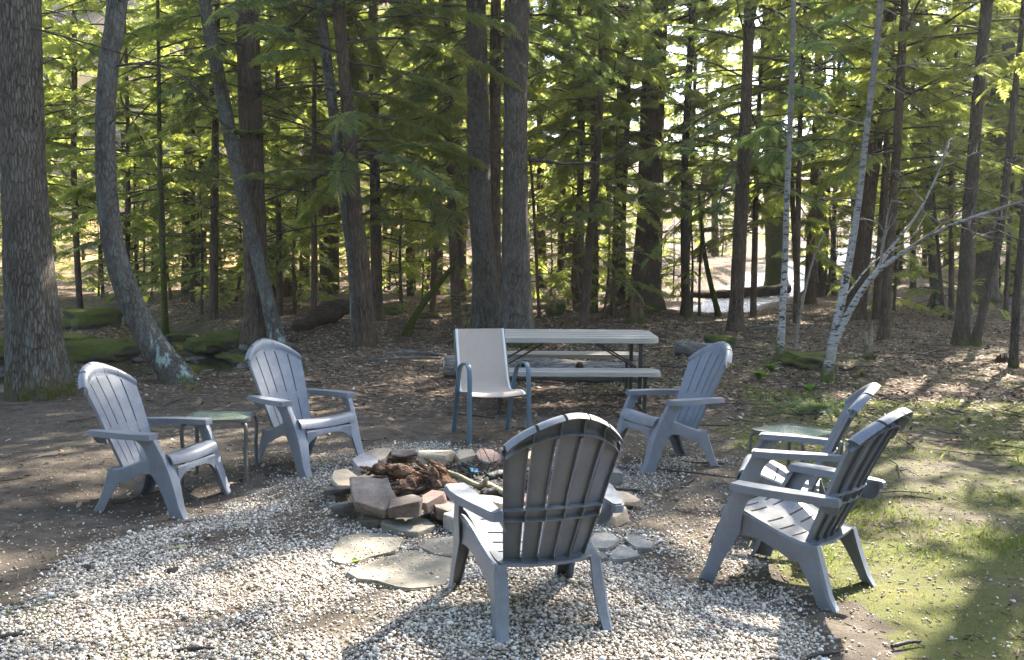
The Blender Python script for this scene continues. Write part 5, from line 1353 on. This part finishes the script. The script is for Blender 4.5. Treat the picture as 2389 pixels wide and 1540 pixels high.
# grey log behind the picnic table, with a sawn left end
A_ = np.array([-.86, 11.3, 0]); B_ = np.array([1.58, 10.95, 0]); A_[2] = hz1(A_[0], A_[1]) + .14; B_[2] = hz1(B_[0], B_[1]) + .13
t = thing('grey_log', 'long grey weathered log lying behind the picnic table, sawn at its left end', 'log', tuple((A_ + B_) / 2))
lg = np.array(t.location)
link('log_body', gnarl('log_body', [tuple(A_ - lg), tuple((A_ * .66 + B_ * .34) - lg + [0, 0, .01]), tuple((A_ * .33 + B_ * .67) - lg), tuple(B_ - lg)], [.15, .14, .14, .12], M['wood_log'], 5, n=18, amp=.12, freq=3.), t)
for q in (.42, .70):
    p = A_ * (1 - q) + B_ * q - lg
    link('knot', gnarl('knot', [tuple(p + [0, -.11, .05]), tuple(p + [.0, -.15, .09]), tuple(p + [0, -.17, .11])], [.05, .04, .03], M['wood_dark'], 2, n=10, amp=.2), t)
bm = bmesh.new(); bmesh.ops.create_cone(bm, cap_ends=True, segments=20, radius1=.145, radius2=.14, depth=.012, matrix=Matrix.Translation(Vector(A_ - lg) + Vector((-.004, 0, 0))) @ Matrix.Rotation(PI / 2, 4, 'Y'))
link('sawn_end', bm_mesh('sawn_end', bm, M['cutface'], 30), t)
# the cut log and flat stone behind the right-hand chair
b = ground(1600, 828); zc = hz1(b[0], b[1])
bm = bmesh.new(); 
tag(link('cut_log', gnarl('cut_log', [(-.16, .02, .10), (.02, 0, .10), (.22, -.02, .09)], [.115, .11, .105], M['wood_log'], 8, n=16, amp=.15, freq=5.), None, (b[0], b[1], zc)), 'short cut log lying behind the grey chair in front of the picnic bench end', 'log')
tag(link('flat_block', rock_mesh('flat_block', .42, .3, .17, M['rock_grey'], 310, .9, .03), None, (b[0] + .32, b[1] + .1, zc + .11), (0, 0, .1)), 'grey block beside the short cut log', 'stone')
tag(link('mossy_block', boulder_mesh('mossy_block', .5, .36, .26, M['rock_moss'], 311), None, (b[0] + .62, b[1] + .5, hz1(b[0] + .62, b[1] + .5) + .1)), 'dark mossy block behind the grey block and cut log', 'stone')

def stump(label, px, w, h, mat, seed, spikes=6, name='broken_stump'):
    b = ground(*px); D = b[1]; w = w * D / F_; h = h * D / F_
    n = 22; rows = []; r = random.Random(seed)
    tops = [h * (.55 + .45 * abs(mnoise.noise(Vector((math.cos(a) * 1.8, math.sin(a) * 1.8, seed)))) * 2.) * r.uniform(.75, 1.05) for a in np.linspace(0, 2 * PI, n, endpoint=False)]
    for q in np.linspace(0, 1, 12):
        row = []
        for i in range(n + 1):
            a = (i % n) / n * 2 * PI; z = q * tops[i % n]
            rr = w / 2 * (1 + .9 * math.exp(-z / (w * .45)) - .25 * q) * (1 + .22 * mnoise.noise(Vector((math.cos(a) * 3, math.sin(a) * 3, z * 3 + seed))))
            row.append((rr * math.cos(a), rr * math.sin(a) * .8, z - .05))
        rows.append(row)
    bm = sheet(rows, .012)
    return tag(link(name, bm_mesh(name, bm, M[mat], 40), None, (b[0], b[1], hz1(b[0], b[1]))), label, 'stump')
stump('pale splintered stump standing between the forked birch and the dark pair', (2026, 838), 24, 96, 'wood_pale', 3)
stump('decayed orange brown stump in front of the biggest hemlock', (1484, 752), 34, 82, 'wood_orange', 8)
stump('small decayed stump remnant beside the forked birch foot', (1980, 862), 36, 20, 'wood_dark', 12)
stump('low rotten stump at the right, beside the trunk cut by the picture edge', (2340, 846), 30, 30, 'wood_dark', 15)
fallen('rotten upturned log lying on the bank behind the second pale grey chair', [(690, 775, 0), (740, 745, .2), (790, 722, .4), (812, 705, .5)], [.10, .20, .17, .08], M['wood_dark'], amp=.9)
fallen('long thin fallen log behind the stout hemlock foot', [(655, 755, 0), (720, 770, -.4), (800, 790, -.9)], [.06, .06, .05], M['wood_log'])
fallen('dark fallen log crossing the slope beyond the creek', [(390, 655, 0), (470, 655, .2), (560, 662, .4), (640, 672, .6)], [.2, .19, .17, .14], M['wood_dark'], amp=.15)
fallen('fallen log bridging the stream', [(1590, 692, 0), (1660, 690, .3), (1760, 683, .5), (1840, 672, .8)], [.2, .22, .22, .2], M['wood_dark'], amp=.2)
fallen('thin grey branch lying near the dark hemlock foot', [(1745, 770, 0), (1800, 764, .1), (1850, 772, .1)], [.03, .03, .02], M['wood_log'])
fallen('pale mossy short log in the sun behind the picnic table', [(1285, 735, 0), (1300, 722, .1), (1306, 705, .2)], [.2, .2, .16], M['wood_pale'])
fallen('exposed grey root crossing the ground left of the sling chair', [(900, 826, 0), (960, 822, .1), (1040, 828, 0)], [.025, .035, .015], M['wood_log'])
fallen('second exposed grey root nearer the sling chair', [(860, 842, 0), (940, 836, .1), (1030, 836, .1)], [.02, .03, .015], M['wood_log'])
# guard rail along the road, far on the sunlit slope
Pq = [np.array([-20 + 1.6 * k, 41.0 + .15 * k]) for k in range(7)]
b0 = (Pq[0][0], Pq[0][1], hz1(*Pq[0]))
t = thing('guard_rail', 'grey rail along the sunlit slope beyond the trees, left of the curved trunk', 'guard rail', b0)
bm = flatbar([(p[0] - b0[0], p[1] - b0[1], hz1(*p) + .62 - b0[2]) for p in Pq], (0, 0, 1), .13, .03)
link('rail', bm_mesh('rail', bm, M['rail'], 40), t)
for p in Pq[::2]:
    bm = bmesh.new(); box_bm(bm, (p[0] - b0[0], p[1] - b0[1] + .1, hz1(*p) + .35 - b0[2]), (.12, .12, .8), bev=.01)
    link('post', bm_mesh('post', bm, M['wood_dark'], 40), t)

# small green plants
def plant(px, n, L, label, name, wide=.12, curl=.5, mat='herb'):
    b = ground(*px); r = np.random.default_rng(int(px[0])); parts = []
    for k in range(n):
        a = r.uniform(0, 2 * PI); l = L * r.uniform(.6, 1.1); d = np.array([math.cos(a), math.sin(a), 0]); s = np.array([-d[1], d[0], 0]); q = np.linspace(0, 1, 6)
        c = d[None] * (q * l * r.uniform(.3, .8))[:, None]; c[:, 2] = l * (q - curl * q ** 2); w = wide * l * np.sin(np.clip(q * .9 + .1, 0, 1) * PI) + .001
        V = np.concatenate([c - s * w[:, None], c + s * w[:, None]]); i = np.arange(5); parts.append((V, np.stack([i, i + 1, i + 7, i + 6], 1)))
    V, Q_ = join(parts)
    return tag(link(name, mesh_np(name, V, Q_, M[mat], True), None, (b[0], b[1], hz1(b[0], b[1]))), label, 'plant')
plant((448, 912), 16, .16, 'tuft of strap shaped green leaves at the foot of the curved trunk', 'leafy_tuft', .05, .55)
plant((1772, 886), 26, .22, 'green leafy plant left of the forked birch foot', 'leafy_plant', .2, .5)
plant((1800, 868), 14, .2, 'small yellow green plant behind the leafy plant by the birch', 'leafy_plant', .25, .4)
plant((1888, 915), 16, .16, 'low yellow green plant below the forked birch', 'leafy_plant', .25, .4)
plant((1712, 860), 12, .12, 'small herb among dry leaves right of the grey chair back', 'leafy_plant', .2, .4)
plant((2010, 880), 40, .17, 'grassy tussock right of the forked birch foot', 'grass_tussock', .03, .6, 'grass')
plant((828, 1318), 14, .04, 'tiny green moss tuft at the edge of the front flagstone', 'moss_tuft', .3, .3)
# torn hemlock bough lying on the lawn
b = ground(1895, 962); V0_, Q0_ = FROND[0]; r = np.random.default_rng(3); m = 44
pos = np.stack([r.normal(0, .11, m), r.normal(0, .08, m), r.uniform(.03, .09, m)], 1)
V, Q_ = scatter(V0_, Q0_, pos, randrot(m, .3), np.repeat(r.uniform(.2, .36, m)[:, None], 3, 1))
tag(link('fallen_bough', mesh_np('fallen_bough', V, Q_, M['leafb']), None, (b[0], b[1], hz1(b[0], b[1]))), 'torn bluish hemlock bough lying on the ground below the forked birch', 'bough')

# ------------------------------------------------------------------ light haze in the woods
bm = bmesh.new(); box_bm(bm, (0, 75, 17), (320, 280, 42))
hz_o = link('haze', bpy.data.meshes.new('haze')); bm.to_mesh(hz_o.data); bm.free(); hz_o['kind'] = 'stuff'; tag(hz_o, 'thin sunlit haze hanging in the woods', 'haze')
hm = bpy.data.materials.new('haze'); hm.use_nodes = True; hm.node_tree.nodes.clear()
ho = hm.node_tree.nodes.new('ShaderNodeOutputMaterial'); hv = hm.node_tree.nodes.new('ShaderNodeVolumePrincipled')
hv.inputs['Density'].default_value = .0005; hv.inputs['Color'].default_value = (.95, .95, .93, 1); hv.inputs['Anisotropy'].default_value = .45
hm.node_tree.links.new(hv.outputs[0], ho.inputs['Volume']); hz_o.data.materials.append(hm)
# ------------------------------------------------------------------ light, sky, camera
AZ, EL = R(38), R(42)
w = bpy.data.worlds.new('World'); S.world = w; w.use_nodes = True
nt = w.node_tree; bg = nt.nodes['Background']
sk = nt.nodes.new('ShaderNodeTexSky'); sk.sky_type = 'NISHITA'; sk.sun_disc = False; sk.sun_elevation = EL; sk.sun_rotation = AZ
sk.air_density = .8; sk.dust_density = 1.6; sk.ozone_density = 1.
nt.links.new(sk.outputs[0], bg.inputs[0]); bg.inputs[1].default_value = .15
ld = bpy.data.lights.new('sun', 'SUN'); ld.energy = 5.; ld.angle = R(.5); ld.color = (1., .915, .77)
sun = bpy.data.objects.new('sun', ld); C.objects.link(sun)
sv = Vector((math.sin(AZ) * math.cos(EL), math.cos(AZ) * math.cos(EL), math.sin(EL)))
sun.rotation_euler = sv.to_track_quat('Z', 'Y').to_euler(); sun.location = sv * 40

cd = bpy.data.cameras.new('camera'); cam = bpy.data.objects.new('camera', cd); C.objects.link(cam)
cd.sensor_width = 36; cd.lens = 36 * F_ / 2389; cd.clip_end = 1000; cd.clip_start = .05
cam.matrix_world = Matrix.Translation((0, 0, EYE)) @ Matrix.Rotation(R(90) - TH, 4, 'X') @ Matrix.Rotation(ROLL, 4, 'Z')
S.camera = cam
vs = S.view_settings; vs.view_transform = 'Standard'; vs.look = 'None'; vs.exposure = 2.9; vs.gamma = 1.
cy = S.cycles; cy.max_bounces = 8; cy.diffuse_bounces = 4; cy.glossy_bounces = 2; cy.transmission_bounces = 4; cy.transparent_max_bounces = 4
cy.use_denoising = True; cy.denoiser = 'OPENIMAGEDENOISE'; cy.denoising_prefilter = 'NONE'; cy.denoising_input_passes = 'RGB_ALBEDO_NORMAL'; cy.adaptive_threshold = .004; cy.sample_clamp_indirect = 3; cy.caustics_reflective = False; cy.caustics_refractive = False
